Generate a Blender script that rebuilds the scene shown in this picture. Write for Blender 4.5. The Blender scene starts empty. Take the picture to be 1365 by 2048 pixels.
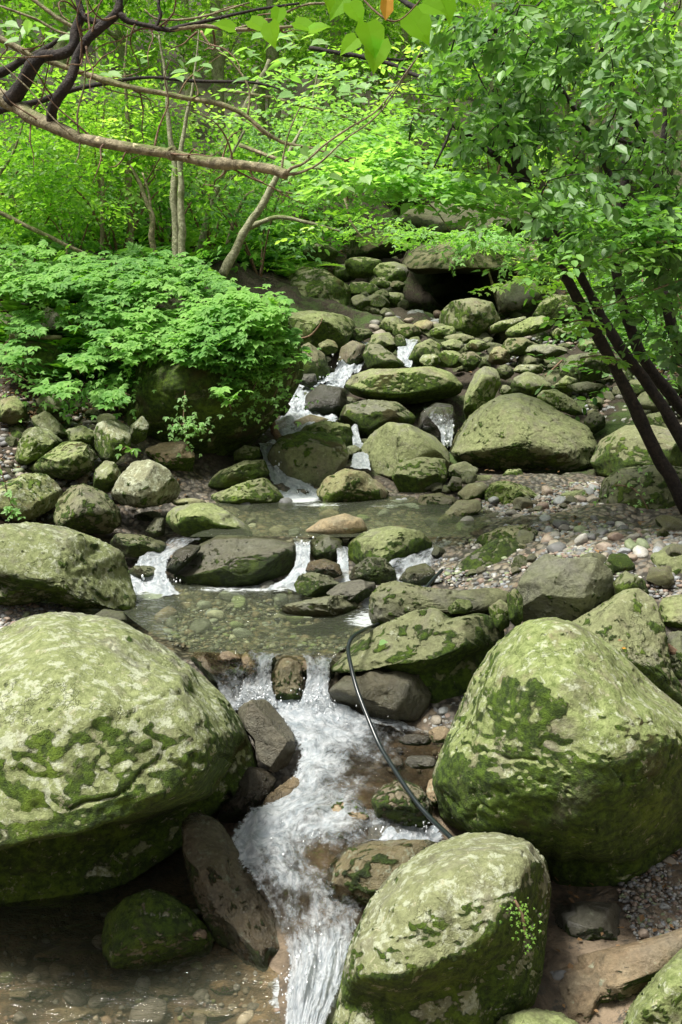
import bpy, bmesh, math, random
import numpy as np
from mathutils import Vector
random.seed(7); RNG = np.random.default_rng(11)
W, H, F, CX, CY = 1365, 2048, 1991.0, 682.5, 1024.0
PITCH = math.radians(10.0)
CAM = np.array([0.0, 0.0, 3.0])
COL = bpy.context.scene.collection
rad = math.radians

# ------------------------------------------------------------------ camera geometry
def ray(px, py):
    a = (np.asarray(px, float) - CX) / F
    b = (CY - np.asarray(py, float)) / F
    c, s = math.cos(PITCH), math.sin(PITCH)
    return np.stack([a, c + b * s, -s + b * c], -1)
def P(px, py, d):
    r = ray(px, py)
    return CAM + r * (np.asarray(d, float) / r[..., 1])[..., None]
def Pz(px, py, z):
    r = ray(px, py)
    return CAM + r * ((z - CAM[2]) / r[..., 2])[..., None]

# ------------------------------------------------------------------ noise
def _perm(seed):
    return np.random.default_rng(seed).permutation(256)
_G = np.array([(1,1,0),(-1,1,0),(1,-1,0),(-1,-1,0),(1,0,1),(-1,0,1),(1,0,-1),(-1,0,-1),(0,1,1),(0,-1,1),(0,1,-1),(0,-1,-1),(1,1,0),(-1,1,0),(0,-1,1),(0,-1,-1)], float)
_PT = np.concatenate([_perm(1), _perm(1)])
def perlin(p):
    i = np.floor(p).astype(int); f = p - i; i &= 255
    u = f * f * f * (f * (f * 6 - 15) + 10)
    r = 0.0
    for dx in (0, 1):
        wx = u[:, 0] if dx else 1 - u[:, 0]
        for dy in (0, 1):
            wy = u[:, 1] if dy else 1 - u[:, 1]
            for dz in (0, 1):
                wz = u[:, 2] if dz else 1 - u[:, 2]
                h = _PT[_PT[_PT[(i[:, 0] + dx) & 255] + ((i[:, 1] + dy) & 255)] + ((i[:, 2] + dz) & 255)] & 15
                g = _G[h]
                r = r + wx * wy * wz * (g[:, 0] * (f[:, 0] - dx) + g[:, 1] * (f[:, 1] - dy) + g[:, 2] * (f[:, 2] - dz))
    return r
def fbm(p, oct=4, gain=0.5):
    a, r = 1.0, 0.0
    for _ in range(oct):
        r = r + a * perlin(p); p = p * 2.03 + 17.3; a *= gain
    return r
def ridge(p, oct=4):
    a, r = 1.0, 0.0
    for _ in range(oct):
        r = r + a * (1 - 2 * np.abs(perlin(p))); p = p * 2.07 + 9.1; a *= 0.5
    return r

# ------------------------------------------------------------------ object helpers
def link_mesh(name, V, faces, mat=None, parent=None, smooth=True, loc=None, attrs=None):
    V = np.asarray(V, float)
    me = bpy.data.meshes.new(name)
    if isinstance(faces, np.ndarray):
        n, k = faces.shape
        me.vertices.add(len(V)); me.loops.add(n * k); me.polygons.add(n)
        me.vertices.foreach_set('co', V.ravel())
        me.loops.foreach_set('vertex_index', faces.ravel().astype(np.int32))
        me.polygons.foreach_set('loop_start', (np.arange(n) * k).astype(np.int32))
        me.polygons.foreach_set('loop_total', np.full(n, k, np.int32))
        me.update(calc_edges=True)
    else:
        me.from_pydata(V.tolist(), [], faces)
    me.polygons.foreach_set('use_smooth', np.full(len(me.polygons), smooth))
    if attrs:
        for k_, v_ in attrs.items():
            v_ = np.asarray(v_, float)
            if v_.ndim == 1:
                at = me.attributes.new(k_, 'FLOAT', 'POINT'); at.data.foreach_set('value', v_)
            else:
                at = me.attributes.new(k_, 'FLOAT_VECTOR', 'POINT'); at.data.foreach_set('vector', v_.ravel())
    me.update()
    if mat: me.materials.append(mat)
    o = bpy.data.objects.new(name, me); COL.objects.link(o)
    if parent is not None: o.parent = parent
    if loc is not None: o.location = loc
    return o
def tag(o, label=None, cat=None, group=None, kind=None):
    if label: o['label'] = label
    if cat: o['category'] = cat
    if group: o['group'] = group
    if kind: o['kind'] = kind
    return o
def empty(name, loc, label, cat, group=None):
    o = bpy.data.objects.new(name, None); COL.objects.link(o)
    o.location = Vector([float(c) for c in loc]); o.empty_display_size = 0.2
    return tag(o, label, cat, group)

# ------------------------------------------------------------------ materials
class NT:
    def __init__(s, name, disp=False):
        s.m = bpy.data.materials.new(name); s.m.use_nodes = True
        s.t = s.m.node_tree; s.t.nodes.clear()
        s.out = s.t.nodes.new('ShaderNodeOutputMaterial')
    def n(s, typ, **kw):
        nd = s.t.nodes.new('ShaderNode' + typ)
        for k, v in kw.items():
            if k.startswith('i_'):
                key = k[2:]; key = int(key) if key.isdigit() else key.replace('_', ' ')
                if hasattr(v, 'is_output'): s.t.links.new(v, nd.inputs[key])
                else: nd.inputs[key].default_value = v
            else: setattr(nd, k, v)
        return nd
    def lk(s, a, b): s.t.links.new(a, b)
    def math(s, op, a, b=None, c=None, clamp=False):
        nd = s.t.nodes.new('ShaderNodeMath'); nd.operation = op; nd.use_clamp = clamp
        for i, v in enumerate((a, b, c)):
            if v is None: continue
            if hasattr(v, 'is_output'): s.lk(v, nd.inputs[i])
            else: nd.inputs[i].default_value = v
        return nd.outputs[0]
    def mix(s, fac, a, b, mode='MIX'):
        nd = s.t.nodes.new('ShaderNodeMix'); nd.data_type = 'RGBA'; nd.blend_type = mode
        for key, v in ((0, fac), (6, a), (7, b)):
            if hasattr(v, 'is_output'): s.lk(v, nd.inputs[key])
            else: nd.inputs[key].default_value = v if key == 0 else (*v, 1)
        return nd.outputs[2]
    def noise(s, vec, scale, detail=5, rough=0.55, dist=0.0, col=False):
        nd = s.n('TexNoise'); nd.inputs['Scale'].default_value = scale; nd.inputs['Detail'].default_value = detail
        nd.inputs['Roughness'].default_value = rough; nd.inputs['Distortion'].default_value = dist
        if vec is not None: s.lk(vec, nd.inputs['Vector'])
        return nd.outputs['Color' if col else 'Fac']
    def step(s, v, lo, hi):
        nd = s.n('MapRange'); nd.interpolation_type = 'SMOOTHSTEP'
        s.lk(v, nd.inputs[0]); 
        for i, x in ((1, lo), (2, hi)):
            if hasattr(x, 'is_output'): s.lk(x, nd.inputs[i])
            else: nd.inputs[i].default_value = x
        return nd.outputs[0]
    def attr(s, name, typ='GEOMETRY', out='Fac'):
        nd = s.n('Attribute'); nd.attribute_name = name; nd.attribute_type = typ
        return nd.outputs[out]

def rock_material():
    t = NT('rock_surface')
    tc = t.n('TexCoord'); oi = t.n('ObjectInfo')
    off = t.math('MULTIPLY', oi.outputs['Random'], 50.0)
    vec = t.n('VectorMath', operation='ADD', i_0=tc.outputs['Object'], i_1=off).outputs[0]
    A = lambda k: t.attr(k, 'OBJECT')
    moss, side, lich, wet, warm, dark, alg = A('moss'), A('side'), A('lichen'), A('wet'), A('warm'), A('dark'), A('algae')
    geo = t.n('NewGeometry'); nz = t.n('SeparateXYZ', i_0=geo.outputs['Normal']).outputs[2]
    n_big = t.noise(vec, 1.7, 5, 0.6, 0.3)
    n_mid = t.noise(vec, 6.0, 8, 0.65, 0.4)
    n_fine = t.noise(vec, 38.0, 6, 0.7)
    n_grit = t.noise(vec, 140.0, 3, 0.7)
    # bedding streaks
    mp = t.n('Mapping', i_0=vec); mp.inputs['Rotation'].default_value = (0.35, 0.2, 0.1); mp.inputs['Scale'].default_value = (2.0, 2.0, 16.0)
    n_bed = t.noise(mp.outputs[0], 1.0, 5, 0.6, 0.8)
    grey = t.mix(n_mid, (0.10, 0.10, 0.08), (0.27, 0.26, 0.20))
    tan = t.mix(n_mid, (0.17, 0.11, 0.06), (0.38, 0.29, 0.18))
    base = t.mix(t.math('ADD', t.math('MULTIPLY', t.step(n_big, 0.35, 0.65), warm), t.math('MULTIPLY', t.math('MAXIMUM', t.math('SUBTRACT', warm, 0.6), 0.0), 1.6), clamp=True), grey, tan)
    base = t.mix(warm, base, tan) if False else base
    base = t.mix(t.math('MULTIPLY', t.step(n_bed, 0.52, 0.75), 0.45), base, (0.12, 0.11, 0.085))
    base = t.mix(0.95, base, t.n('ValToRGB', i_0=n_fine).outputs[0], 'OVERLAY')
    base = t.mix(t.math('MULTIPLY', A('strata'), t.step(n_bed, 0.50, 0.57)), base, (0.42, 0.41, 0.36))
    # green film of algae
    af = t.math('MULTIPLY', alg, t.step(t.math('ADD', t.math('MULTIPLY', n_mid, 0.6), t.math('MULTIPLY', n_big, 0.6)), 0.38, 0.66))
    n_mot = t.noise(vec, 24.0, 10, 0.78, 0.3)
    filmc = t.mix(t.step(n_mot, 0.34, 0.64), (0.085, 0.118, 0.024), (0.26, 0.305, 0.115))
    filmc = t.mix(t.math('MULTIPLY', oi.outputs['Random'], 0.55), filmc, t.mix(n_mot, (0.10, 0.09, 0.05), (0.27, 0.26, 0.17)))
    base = t.mix(af, base, filmc)
    # pale lichen
    vor = t.n('TexVoronoi', i_Scale=12.0); vor.feature = 'F1'
    dv = t.n('VectorMath', operation='ADD', i_0=vec, i_1=t.n('VectorMath', operation='SCALE', i_0=t.noise(vec, 16, 4, 0.7, 0, True), i_Scale=0.14).outputs[0]).outputs[0]
    t.lk(dv, vor.inputs['Vector'])
    spot = t.math('SUBTRACT', t.math('ADD', t.noise(vec, 19.0, 9, 0.75, 0.2), t.math('MULTIPLY', t.math('SUBTRACT', 0.5, vor.outputs['Distance']), 0.22)), 0.0)
    lf = t.step(t.math('ADD', spot, t.math('MULTIPLY', lich, 0.15)), 0.66, 0.74)
    base = t.mix(t.math('MULTIPLY', lf, 0.85), base, t.mix(n_grit, (0.27, 0.31, 0.19), (0.47, 0.48, 0.36)))
    # moss cushions
    mn = t.noise(vec, 6.5, 12, 0.72, 0.25)
    up = t.math('SUBTRACT', 0.55, nz)
    mvn = t.math('ADD', t.math('ADD', t.math('MULTIPLY', t.attr('mossv'), 0.30), 0.25), t.math('MULTIPLY', mn, 0.5))
    v = t.math('ADD', t.math('ADD', mvn, t.math('MULTIPLY', t.math('SUBTRACT', n_big, 0.5), 0.25)), t.math('MULTIPLY', up, side))
    v = t.math('ADD', v, t.math('MULTIPLY', t.math('SUBTRACT', n_fine, 0.5), 0.12))
    v = t.math('ADD', v, t.math('MULTIPLY', t.math('SUBTRACT', moss, 0.5), 0.62))
    mf = t.step(v, 0.50, 0.585)
    n_m2 = t.noise(vec, 22.0, 6, 0.75)
    mossc = t.mix(t.step(n_m2, 0.35, 0.7), (0.020, 0.040, 0.003), (0.105, 0.18, 0.012))
    mossc = t.mix(t.math('MULTIPLY', t.step(t.noise(vec, 3.1, 5), 0.5, 0.68), t.step(n_m2, 0.3, 0.6)), mossc, (0.13, 0.20, 0.015))
    mossc = t.mix(t.step(t.noise(vec, 2.3, 5), 0.56, 0.70), mossc, (0.07, 0.062, 0.014))
    col = t.mix(mf, base, mossc)
    lf2 = t.step(t.math('ADD', t.noise(vec, 15.0, 9, 0.75, 0.3), t.math('MULTIPLY', lich, 0.07)), 0.655, 0.70)
    col = t.mix(t.math('MULTIPLY', lf2, 0.8), col, t.mix(n_grit, (0.26, 0.26, 0.14), (0.46, 0.43, 0.30)))
    stain = t.step(t.noise(vec, 2.7, 10, 0.75, 0.5), 0.54, 0.66)
    col = t.mix(t.math('MULTIPLY', stain, 0.55), col, (0.055, 0.050, 0.028))
    spk = t.step(n_grit, 0.60, 0.72)
    col = t.mix(t.math('MULTIPLY', spk, 0.35), col, (0.03, 0.035, 0.012))
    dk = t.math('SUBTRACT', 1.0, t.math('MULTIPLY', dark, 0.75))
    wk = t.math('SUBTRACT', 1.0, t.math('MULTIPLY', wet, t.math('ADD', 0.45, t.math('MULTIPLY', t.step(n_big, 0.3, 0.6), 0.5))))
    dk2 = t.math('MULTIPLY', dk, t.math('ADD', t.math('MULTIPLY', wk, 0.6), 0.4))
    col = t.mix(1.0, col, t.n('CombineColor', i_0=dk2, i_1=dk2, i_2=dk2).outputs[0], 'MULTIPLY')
    # bump
    h = t.math('ADD', t.math('MULTIPLY', n_mid, 0.30), t.math('MULTIPLY', n_fine, 0.42))
    h = t.math('ADD', h, t.math('MULTIPLY', n_bed, 0.18))
    vc = t.n('TexVoronoi', i_Scale=1.9); vc.feature = 'DISTANCE_TO_EDGE'
    dv2 = t.n('VectorMath', operation='ADD', i_0=vec, i_1=t.n('VectorMath', operation='SCALE', i_0=t.noise(vec, 3, 5, 0.7, 0, True), i_Scale=0.7).outputs[0]).outputs[0]
    t.lk(dv2, vc.inputs['Vector'])
    crack = t.math('MAXIMUM', t.step(vc.outputs['Distance'], 0.0, 0.02), t.step(t.noise(vec, 1.3, 3), 0.45, 0.5))
    h = t.math('ADD', h, t.math('MULTIPLY', crack, 0.22))
    hm = t.math('ADD', t.math('MULTIPLY', n_m2, 0.6), t.math('MULTIPLY', n_grit, 0.35))
    h = t.math('ADD', h, t.math('MULTIPLY', mf, t.math('ADD', hm, 0.25)))
    h = t.math('ADD', h, t.math('MULTIPLY', n_grit, 0.10))
    bp = t.n('Bump', i_Height=h, i_Distance=0.045, i_Strength=0.9)
    rough = t.math('SUBTRACT', 0.88, t.math('MULTIPLY', t.math('MULTIPLY', wet, 0.68), t.math('SUBTRACT', 1.0, t.math('MULTIPLY', mf, 0.5))))
    pb = t.n('BsdfPrincipled', i_Base_Color=col, i_Roughness=rough, i_Normal=bp.outputs[0])
    pb.inputs['Specular IOR Level'].default_value = 0.4
    t.lk(pb.outputs[0], t.out.inputs[0]); return t.m

def ground_material():
    t = NT('ground_surface')
    vec = t.n('NewGeometry').outputs['Position']
    lit = t.attr('litter')  # litter of the banks, plus painted shade in the upstream rock gaps
    dv = t.n('VectorMath', operation='ADD', i_0=vec, i_1=t.n('VectorMath', operation='SCALE', i_0=t.noise(vec, 9, 3, 0.6, 0, True), i_Scale=0.06).outputs[0]).outputs[0]
    cols = []
    hs = []
    for sc in (19.0, 42.0):
        v = t.n('TexVoronoi', i_Scale=sc, i_Vector=dv); v.feature = 'F1'
        r = t.n('SeparateColor', i_0=v.outputs['Color']).outputs[0]
        cr = t.n('ValToRGB', i_0=r); e = cr.color_ramp.elements
        e[0].color = (0.11, 0.10, 0.08, 1); e[1].color = (0.34, 0.29, 0.21, 1)
        for p_, c_ in ((0.2, (0.18, 0.17, 0.145)), (0.4, (0.27, 0.20, 0.12)), (0.55, (0.12, 0.12, 0.11)), (0.7, (0.26, 0.18, 0.12)), (0.85, (0.30, 0.28, 0.22))):
            x = e.new(p_); x.color = (*c_, 1)
        cols.append(cr.outputs[0]); hs.append(v.outputs['Distance'])
    g = t.mix(t.step(t.noise(vec, 1.5, 4), 0.45, 0.6), cols[0], cols[1])
    g = t.mix(t.step(hs[0], 0.35, 0.7), g, (0.03, 0.026, 0.018)); g = t.mix(0.35, g, (0.04, 0.034, 0.024))
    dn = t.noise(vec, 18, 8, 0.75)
    dirt_and_gap_shade = t.mix(dn, (0.010, 0.009, 0.005), (0.065, 0.046, 0.026))
    dirt_and_gap_shade = t.mix(t.step(t.noise(vec, 1.3, 8, 0.7), 0.5, 0.62), dirt_and_gap_shade, (0.045, 0.075, 0.012))
    c = t.mix(lit, g, dirt_and_gap_shade)
    br = t.attr('bedrock'); bn = t.noise(vec, 4.0, 9, 0.68, 0.6)
    c = t.mix(br, c, t.mix(t.step(bn, 0.3, 0.7), (0.055, 0.042, 0.028), (0.31, 0.235, 0.155)))
    c = t.mix(t.math('MULTIPLY', br, t.step(t.noise(vec, 11.0, 10, 0.75, 0.8), 0.5, 0.62)), c, (0.07, 0.065, 0.05))
    h = t.math('MULTIPLY', t.math('MULTIPLY', t.math('SUBTRACT', 1.0, hs[0]), 0.6), t.math('SUBTRACT', 1.0, br))
    h = t.math('ADD', h, t.math('MULTIPLY', dn, 0.5)); h = t.math('ADD', h, t.math('MULTIPLY', t.math('MULTIPLY', bn, br), 1.2))
    bp = t.n('Bump', i_Height=h, i_Distance=0.05, i_Strength=0.9)
    ro = t.math('ADD', t.math('MULTIPLY', lit, 0.35), 0.55)
    pb = t.n('BsdfPrincipled', i_Base_Color=c, i_Roughness=ro, i_Normal=bp.outputs[0])
    t.lk(pb.outputs[0], t.out.inputs[0]); return t.m

def pebble_material():
    t = NT('pebble_surface')
    geo = t.n('NewGeometry'); r = geo.outputs['Random Per Island']
    oi = t.n('ObjectInfo').outputs['Random']
    rr = t.math('FRACT', t.math('ADD', r, oi))
    cr = t.n('ValToRGB', i_0=rr); cr.color_ramp.interpolation = 'CONSTANT'; e = cr.color_ramp.elements
    e[0].color = (0.15, 0.15, 0.145, 1); e[1].position = 0.12; e[1].color = (0.24, 0.21, 0.16, 1)
    for p_, c_ in ((0.25, (0.24, 0.25, 0.24)), (0.38, (0.12, 0.12, 0.115)), (0.48, (0.27, 0.215, 0.165)), (0.56, (0.19, 0.18, 0.15)), (0.70, (0.40, 0.385, 0.34)), (0.76, (0.20, 0.145, 0.11)), (0.86, (0.20, 0.235, 0.13)), (0.94, (0.26, 0.27, 0.28))):
        x = e.new(p_); x.color = (*c_, 1)
    n = t.noise(geo.outputs['Position'], 45, 6, 0.7)
    c = t.mix(0.6, cr.outputs[0], t.n('ValToRGB', i_0=n).outputs[0], 'OVERLAY')
    bp = t.n('Bump', i_Height=n, i_Distance=0.01, i_Strength=0.6)
    pb = t.n('BsdfPrincipled', i_Base_Color=c, i_Roughness=0.6, i_Normal=bp.outputs[0])
    t.lk(pb.outputs[0], t.out.inputs[0]); return t.m

def water_shader(t, normal, tint):
    fr = t.n('Fresnel', i_IOR=1.33, i_Normal=normal)
    tr = t.n('BsdfTransparent'); 
    if hasattr(tint, 'is_output'): t.lk(tint, tr.inputs[0])
    else: tr.inputs[0].default_value = (*tint, 1)
    gl = t.n('BsdfGlossy', i_Roughness=0.06, i_Normal=normal)
    return t.n('MixShader', i_0=fr.outputs[0], i_1=tr.outputs[0], i_2=gl.outputs[0]).outputs[0]

def pool_material(tint=(0.82, 0.86, 0.68), murk=0.12, foamy=0.0):
    t = NT('pool_water')
    pos = t.n('NewGeometry').outputs['Position']
    mp = t.n('Mapping', i_0=pos); mp.inputs['Scale'].default_value = (0.55, 1.0, 1.0)
    n1 = t.noise(mp.outputs[0], 7.0, 4, 0.6, 0.8); n2 = t.noise(mp.outputs[0], 22.0, 3, 0.6, 0.5)
    h = t.math('ADD', n1, t.math('MULTIPLY', n2, 0.3))
    bp = t.n('Bump', i_Height=h, i_Distance=0.08, i_Strength=0.8)
    wsh = water_shader(t, bp.outputs[0], tint)
    df = t.n('BsdfDiffuse'); df.inputs[0].default_value = (0.20, 0.22, 0.15, 1)
    a = t.n('MixShader', i_1=wsh, i_2=df.outputs[0]); a.inputs[0].default_value = murk
    foam = t.attr('foam')
    fn = t.noise(mp.outputs[0], 26.0, 9, 0.75, 0.6)
    fm = t.step(t.math('ADD', fn, t.math('MULTIPLY', t.math('SUBTRACT', foam, 0.5), 0.55)), 0.55, 0.74)
    wd = t.n('BsdfPrincipled', i_Roughness=0.45); wd.inputs['Base Color'].default_value = (0.72, 0.76, 0.76, 1)
    t.lk(t.n('Bump', i_Height=fn, i_Distance=0.05, i_Strength=0.9).outputs[0], wd.inputs['Normal'])
    b = t.n('MixShader', i_0=fm, i_1=a.outputs[0], i_2=wd.outputs[0])
    t.lk(b.outputs[0], t.out.inputs[0]); return t.m

def rapid_material():
    t = NT('rushing_water')
    fl = t.attr('flow', out='Vector'); foam = t.attr('foam')
    pos = t.n('NewGeometry').outputs['Position']
    wob = t.n('VectorMath', operation='SCALE', i_0=t.noise(pos, 5, 3, 0.6, 0, True), i_Scale=0.22).outputs[0]
    v = t.n('VectorMath', operation='ADD', i_0=fl, i_1=wob).outputs[0]
    mp = t.n('Mapping', i_0=v); mp.inputs['Scale'].default_value = (13.0, 6.0, 1.0)
    mp2 = t.n('Mapping', i_0=v); mp2.inputs['Scale'].default_value = (46.0, 20.0, 1.0)
    n1 = t.noise(mp.outputs[0], 1.0, 7, 0.68, 0.6)
    n2 = t.noise(mp2.outputs[0], 1.0, 3, 0.6, 0.6)
    n3 = t.noise(pos, 30.0, 6, 0.75, 0.3)
    n0 = t.noise(pos, 4.5, 3, 0.6, 0.3)
    s = t.math('ADD', t.math('ADD', t.math('MULTIPLY', n1, 0.34), t.math('MULTIPLY', n3, 0.30)), t.math('MULTIPLY', n0, 0.36))
    fm = t.step(t.math('ADD', s, t.math('MULTIPLY', t.math('SUBTRACT', foam, 0.5), 0.42)), 0.41, 0.66)
    h = t.math('ADD', n1, t.math('ADD', t.math('MULTIPLY', n2, 0.35), t.math('MULTIPLY', n3, 0.6)))
    bp = t.n('Bump', i_Height=h, i_Distance=0.06, i_Strength=0.9)
    wsh = water_shader(t, bp.outputs[0], (0.90, 0.84, 0.72))
    wc = t.mix(t.step(n2, 0.3, 0.7), (0.42, 0.48, 0.52), (0.84, 0.87, 0.89))
    wd = t.n('BsdfPrincipled', i_Base_Color=wc, i_Roughness=0.35, i_Normal=bp.outputs[0])
    tl = t.n('BsdfTranslucent'); tl.inputs[0].default_value = (0.8, 0.86, 0.9, 1)
    wm = t.n('MixShader', i_1=wd.outputs[0], i_2=tl.outputs[0]); wm.inputs[0].default_value = 0.25
    fo = t.n('MixShader', i_0=t.math('MULTIPLY', fm, 0.97), i_1=wsh, i_2=wm.outputs[0])
    ed = t.attr('edge')
    tp = t.n('BsdfTransparent')
    em = t.step(t.math('ADD', ed, t.math('MULTIPLY', t.math('SUBTRACT', n3, 0.5), 2.2)), 0.25, 0.6)
    b = t.n('MixShader', i_0=em, i_1=tp.outputs[0], i_2=fo.outputs[0])
    t.lk(b.outputs[0], t.out.inputs[0]); return t.m

def leaf_material(name, c1, c2, c3=None, trans=0.45, rough=0.45, spec=0.4, tcol=None):
    t = NT(name)
    geo = t.n('NewGeometry'); r = geo.outputs['Random Per Island']
    big = t.noise(geo.outputs['Position'], 0.9, 2)
    c = t.mix(r, c1, c2)
    if c3: c = t.mix(t.step(big, 0.45, 0.62), c, t.mix(r, c2, c3))
    pb = t.n('BsdfPrincipled', i_Base_Color=c, i_Roughness=rough); pb.inputs['Specular IOR Level'].default_value = spec
    tc = t.mix(1.0, c, tcol or (1.5, 1.65, 0.6), 'MULTIPLY')
    tl = t.n('BsdfTranslucent', i_0=tc)
    m = t.n('MixShader', i_1=pb.outputs[0], i_2=tl.outputs[0]); m.inputs[0].default_value = trans
    t.lk(m.outputs[0], t.out.inputs[0]); return t.m

def bark_material(name, a, b, mossy=0.3):
    t = NT(name)
    tc = t.n('TexCoord').outputs['Object']
    n = t.noise(tc, 22, 8, 0.7, 0.6); n2 = t.noise(tc, 5, 5, 0.6); n3 = t.noise(tc, 60, 3, 0.6)
    c = t.mix(t.step(n, 0.35, 0.68), a, b)
    nz = t.n('SeparateXYZ', i_0=t.n('NewGeometry').outputs['Normal']).outputs[2]
    mf = t.step(t.math('ADD', n2, t.math('MULTIPLY', nz, 0.12)), 0.74 - mossy * 0.5, 0.86 - mossy * 0.5)
    c = t.mix(t.math('MULTIPLY', mf, 0.75), c, (0.10, 0.13, 0.025))
    c = t.mix(t.step(t.noise(tc, 13, 5, 0.7), 0.62, 0.7), c, tuple(min(1, x * 1.7) for x in b))
    bp = t.n('Bump', i_Height=t.math('ADD', n, t.math('MULTIPLY', n3, 0.4)), i_Distance=0.02, i_Strength=0.9)
    pb = t.n('BsdfPrincipled', i_Base_Color=c, i_Roughness=0.85, i_Normal=bp.outputs[0])
    t.lk(pb.outputs[0], t.out.inputs[0]); return t.m

M_ROCK = rock_material(); M_GROUND = ground_material(); M_PEB = pebble_material()
M_POOL = pool_material(); M_POOLC = pool_material((0.86, 0.80, 0.68), 0.10); M_RAPID = rapid_material()
M_BARK_PALE = bark_material('bark_pale', (0.13, 0.11, 0.06), (0.38, 0.33, 0.20), 0.45)
M_BARK_GREEN = bark_material('bark_greenish', (0.17, 0.165, 0.09), (0.40, 0.40, 0.25), 0.4)
M_BARK_DARK = bark_material('bark_dark', (0.008, 0.006, 0.005), (0.040, 0.029, 0.022), 0.1)
M_TWIG = bark_material('bark_twig', (0.10, 0.06, 0.035), (0.25, 0.16, 0.09), 0.0)
M_L_FAR = leaf_material('leaf_far', (0.09, 0.22, 0.03), (0.27, 0.46, 0.07), (0.50, 0.62, 0.26), 0.58)
M_L_MID = leaf_material('leaf_mid', (0.08, 0.21, 0.03), (0.22, 0.42, 0.06), (0.36, 0.54, 0.14), 0.55)
M_L_SHRUB = leaf_material('leaf_shrub', (0.09, 0.23, 0.05), (0.19, 0.38, 0.085), (0.26, 0.45, 0.11), 0.42, 0.6, 0.25)
M_L_PALE = leaf_material('leaf_pale', (0.17, 0.34, 0.10), (0.26, 0.45, 0.15), (0.36, 0.55, 0.22), 0.52)
M_L_NEAR = leaf_material('leaf_near', (0.19, 0.47, 0.02), (0.26, 0.56, 0.03), None, 0.75, 0.6, 0.2, tcol=(1.8, 1.6, 0.8))
M_L_DARK = leaf_material('leaf_evergreen', (0.055, 0.13, 0.04), (0.20, 0.32, 0.13), (0.19, 0.34, 0.08), 0.34, 0.45, 0.3, (1.3, 1.8, 0.5))
M_L_FERN = leaf_material('leaf_fern', (0.07, 0.19, 0.05), (0.14, 0.31, 0.08), (0.18, 0.36, 0.09), 0.42)
M_L_DRY = leaf_material('leaf_dry', (0.10, 0.06, 0.03), (0.24, 0.14, 0.06), None, 0.1, 0.7)
M_L_ORANGE = leaf_material('leaf_orange', (0.55, 0.27, 0.03), (0.55, 0.27, 0.03), None, 0.4)

# ------------------------------------------------------------------ terrain (thin plate through measured points)
CP = []
for px, py, d, dz in [
    (640,1420,6.0,-.12),(700,1440,5.95,-.1),(650,1500,5.6,-.12),(800,1500,5.6,-.08),(620,1580,5.2,-.12),(560,1660,4.85,-.12),(600,1760,4.55,-.12),
    (640,1850,4.3,-.12),(620,1950,4.05,-.12),(620,2060,3.8,-.12),(820,1600,5.1,-.1),(850,1660,4.9,-.1),(1150,1950,4.1,0),(1300,1880,4.3,0),(1300,1740,4.8,0),
    (1365,1700,5.0,0),(900,1430,5.9,0),(1100,1700,5.0,-.1),(1100,1230,6.5,-.05),(1150,1110,7.2,0),(1300,1130,6.8,0),(1100,1040,8.67,0),(1000,1000,9.75,0),(1300,1040,8.4,0),
    (1200,970,10.1,0),(1365,1000,9.15,0),(600,960,10.5,-.08),(520,880,11.8,-.1),(600,840,12.6,-.1),(640,770,14,-.1),(700,690,15.6,-.1),(800,640,17.2,0),
    (880,620,18.5,0),(900,640,19.6,0),(980,640,20.5,0),(840,640,19.8,0),(920,585,23.2,0),(800,850,12.5,-.15),(1000,960,10.2,-.05),(1150,830,13,-.1),(1100,720,15,-.1),(1200,760,14,-.1),(1050,650,17,-.1),(900,720,14.6,-.1),
    (1365,800,12.5,0),(1365,700,15.5,0),(1300,950,10.4,-.1),(1365,560,19,0),(1200,600,18.5,0),(50,1230,6.9,0),(50,1060,8.8,-.1),(150,1070,8.6,-.1),
    (300,1040,9.2,-.15),(100,960,9.6,-.1),(50,880,10.2,0),(50,800,11,0),(200,800,11,0),(150,700,12,0),(50,620,13,0),(300,560,14.5,0),(100,520,15,0),
    (500,560,17,0),(350,540,16,0),(0,450,18,0),(400,470,20,0),(600,480,21,0),(420,800,11.6,-.4),(0,300,24,0),(400,300,30,0),(680,300,32,0),
    (1000,420,25,0),(1365,420,23,0),(1365,250,30,0),(680,150,42,-1),(0,100,34,0),(1365,100,40,0),(680,-50,60,-3),(800,500,23,0),(950,470,24,0)]:
    p = P(px, py, d); CP.append((p[0], p[1], p[2] + dz))
for px in (250, 400, 520, 650): 
    for py in (1200, 1240, 1285):
        p = Pz(px, py, 1.0); CP.append((p[0], p[1], 0.84))
for px in (380, 500, 640): p = Pz(px, 1296, 1.0); CP.append((p[0], p[1] - .02, 0.9)); CP.append((p[0], p[1] - .22, 0.60))
for px in (560, 700, 850):
    for py in (1015, 1055): p = Pz(px, py, 1.35); CP.append((p[0], p[1], 1.22))
CP += [(-.9,4.1,-.12),(-.9,4.9,-.12),(-1.5,4.3,-.12),(-.42,4.3,-.10),(-1.6,5.3,-.14),(-1.2,5.5,-.12),(-.8,5.2,-.14),(-1.3,6.0,.3),(.35,3.55,-.3),(.7,3.6,-.25),(.1,3.4,-.3),(-4,4,1.5),(-5,8,3),(-7,12,5.2),(4,4,1.4),(3.2,5.5,1.2),(5,8,2.6),(7,12,4.5),
       (-1.5,3,-.1),(1.5,2.5,0),(0,2,-.1),(0,0,-.4),(-5,0,1.5),(5,0,1.5),(-14,20,11),(14,20,9.5),(-12,10,9),(12,10,8),(-12,0,8),(12,0,8),(0,-8,-1.5),(-8,-8,4),(8,-8,4),
       (-20,30,18),(20,30,16),(-25,5,18),(25,5,18),(0,80,30),(-30,60,34),(30,60,32)]
CP = np.array(CP)
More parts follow.
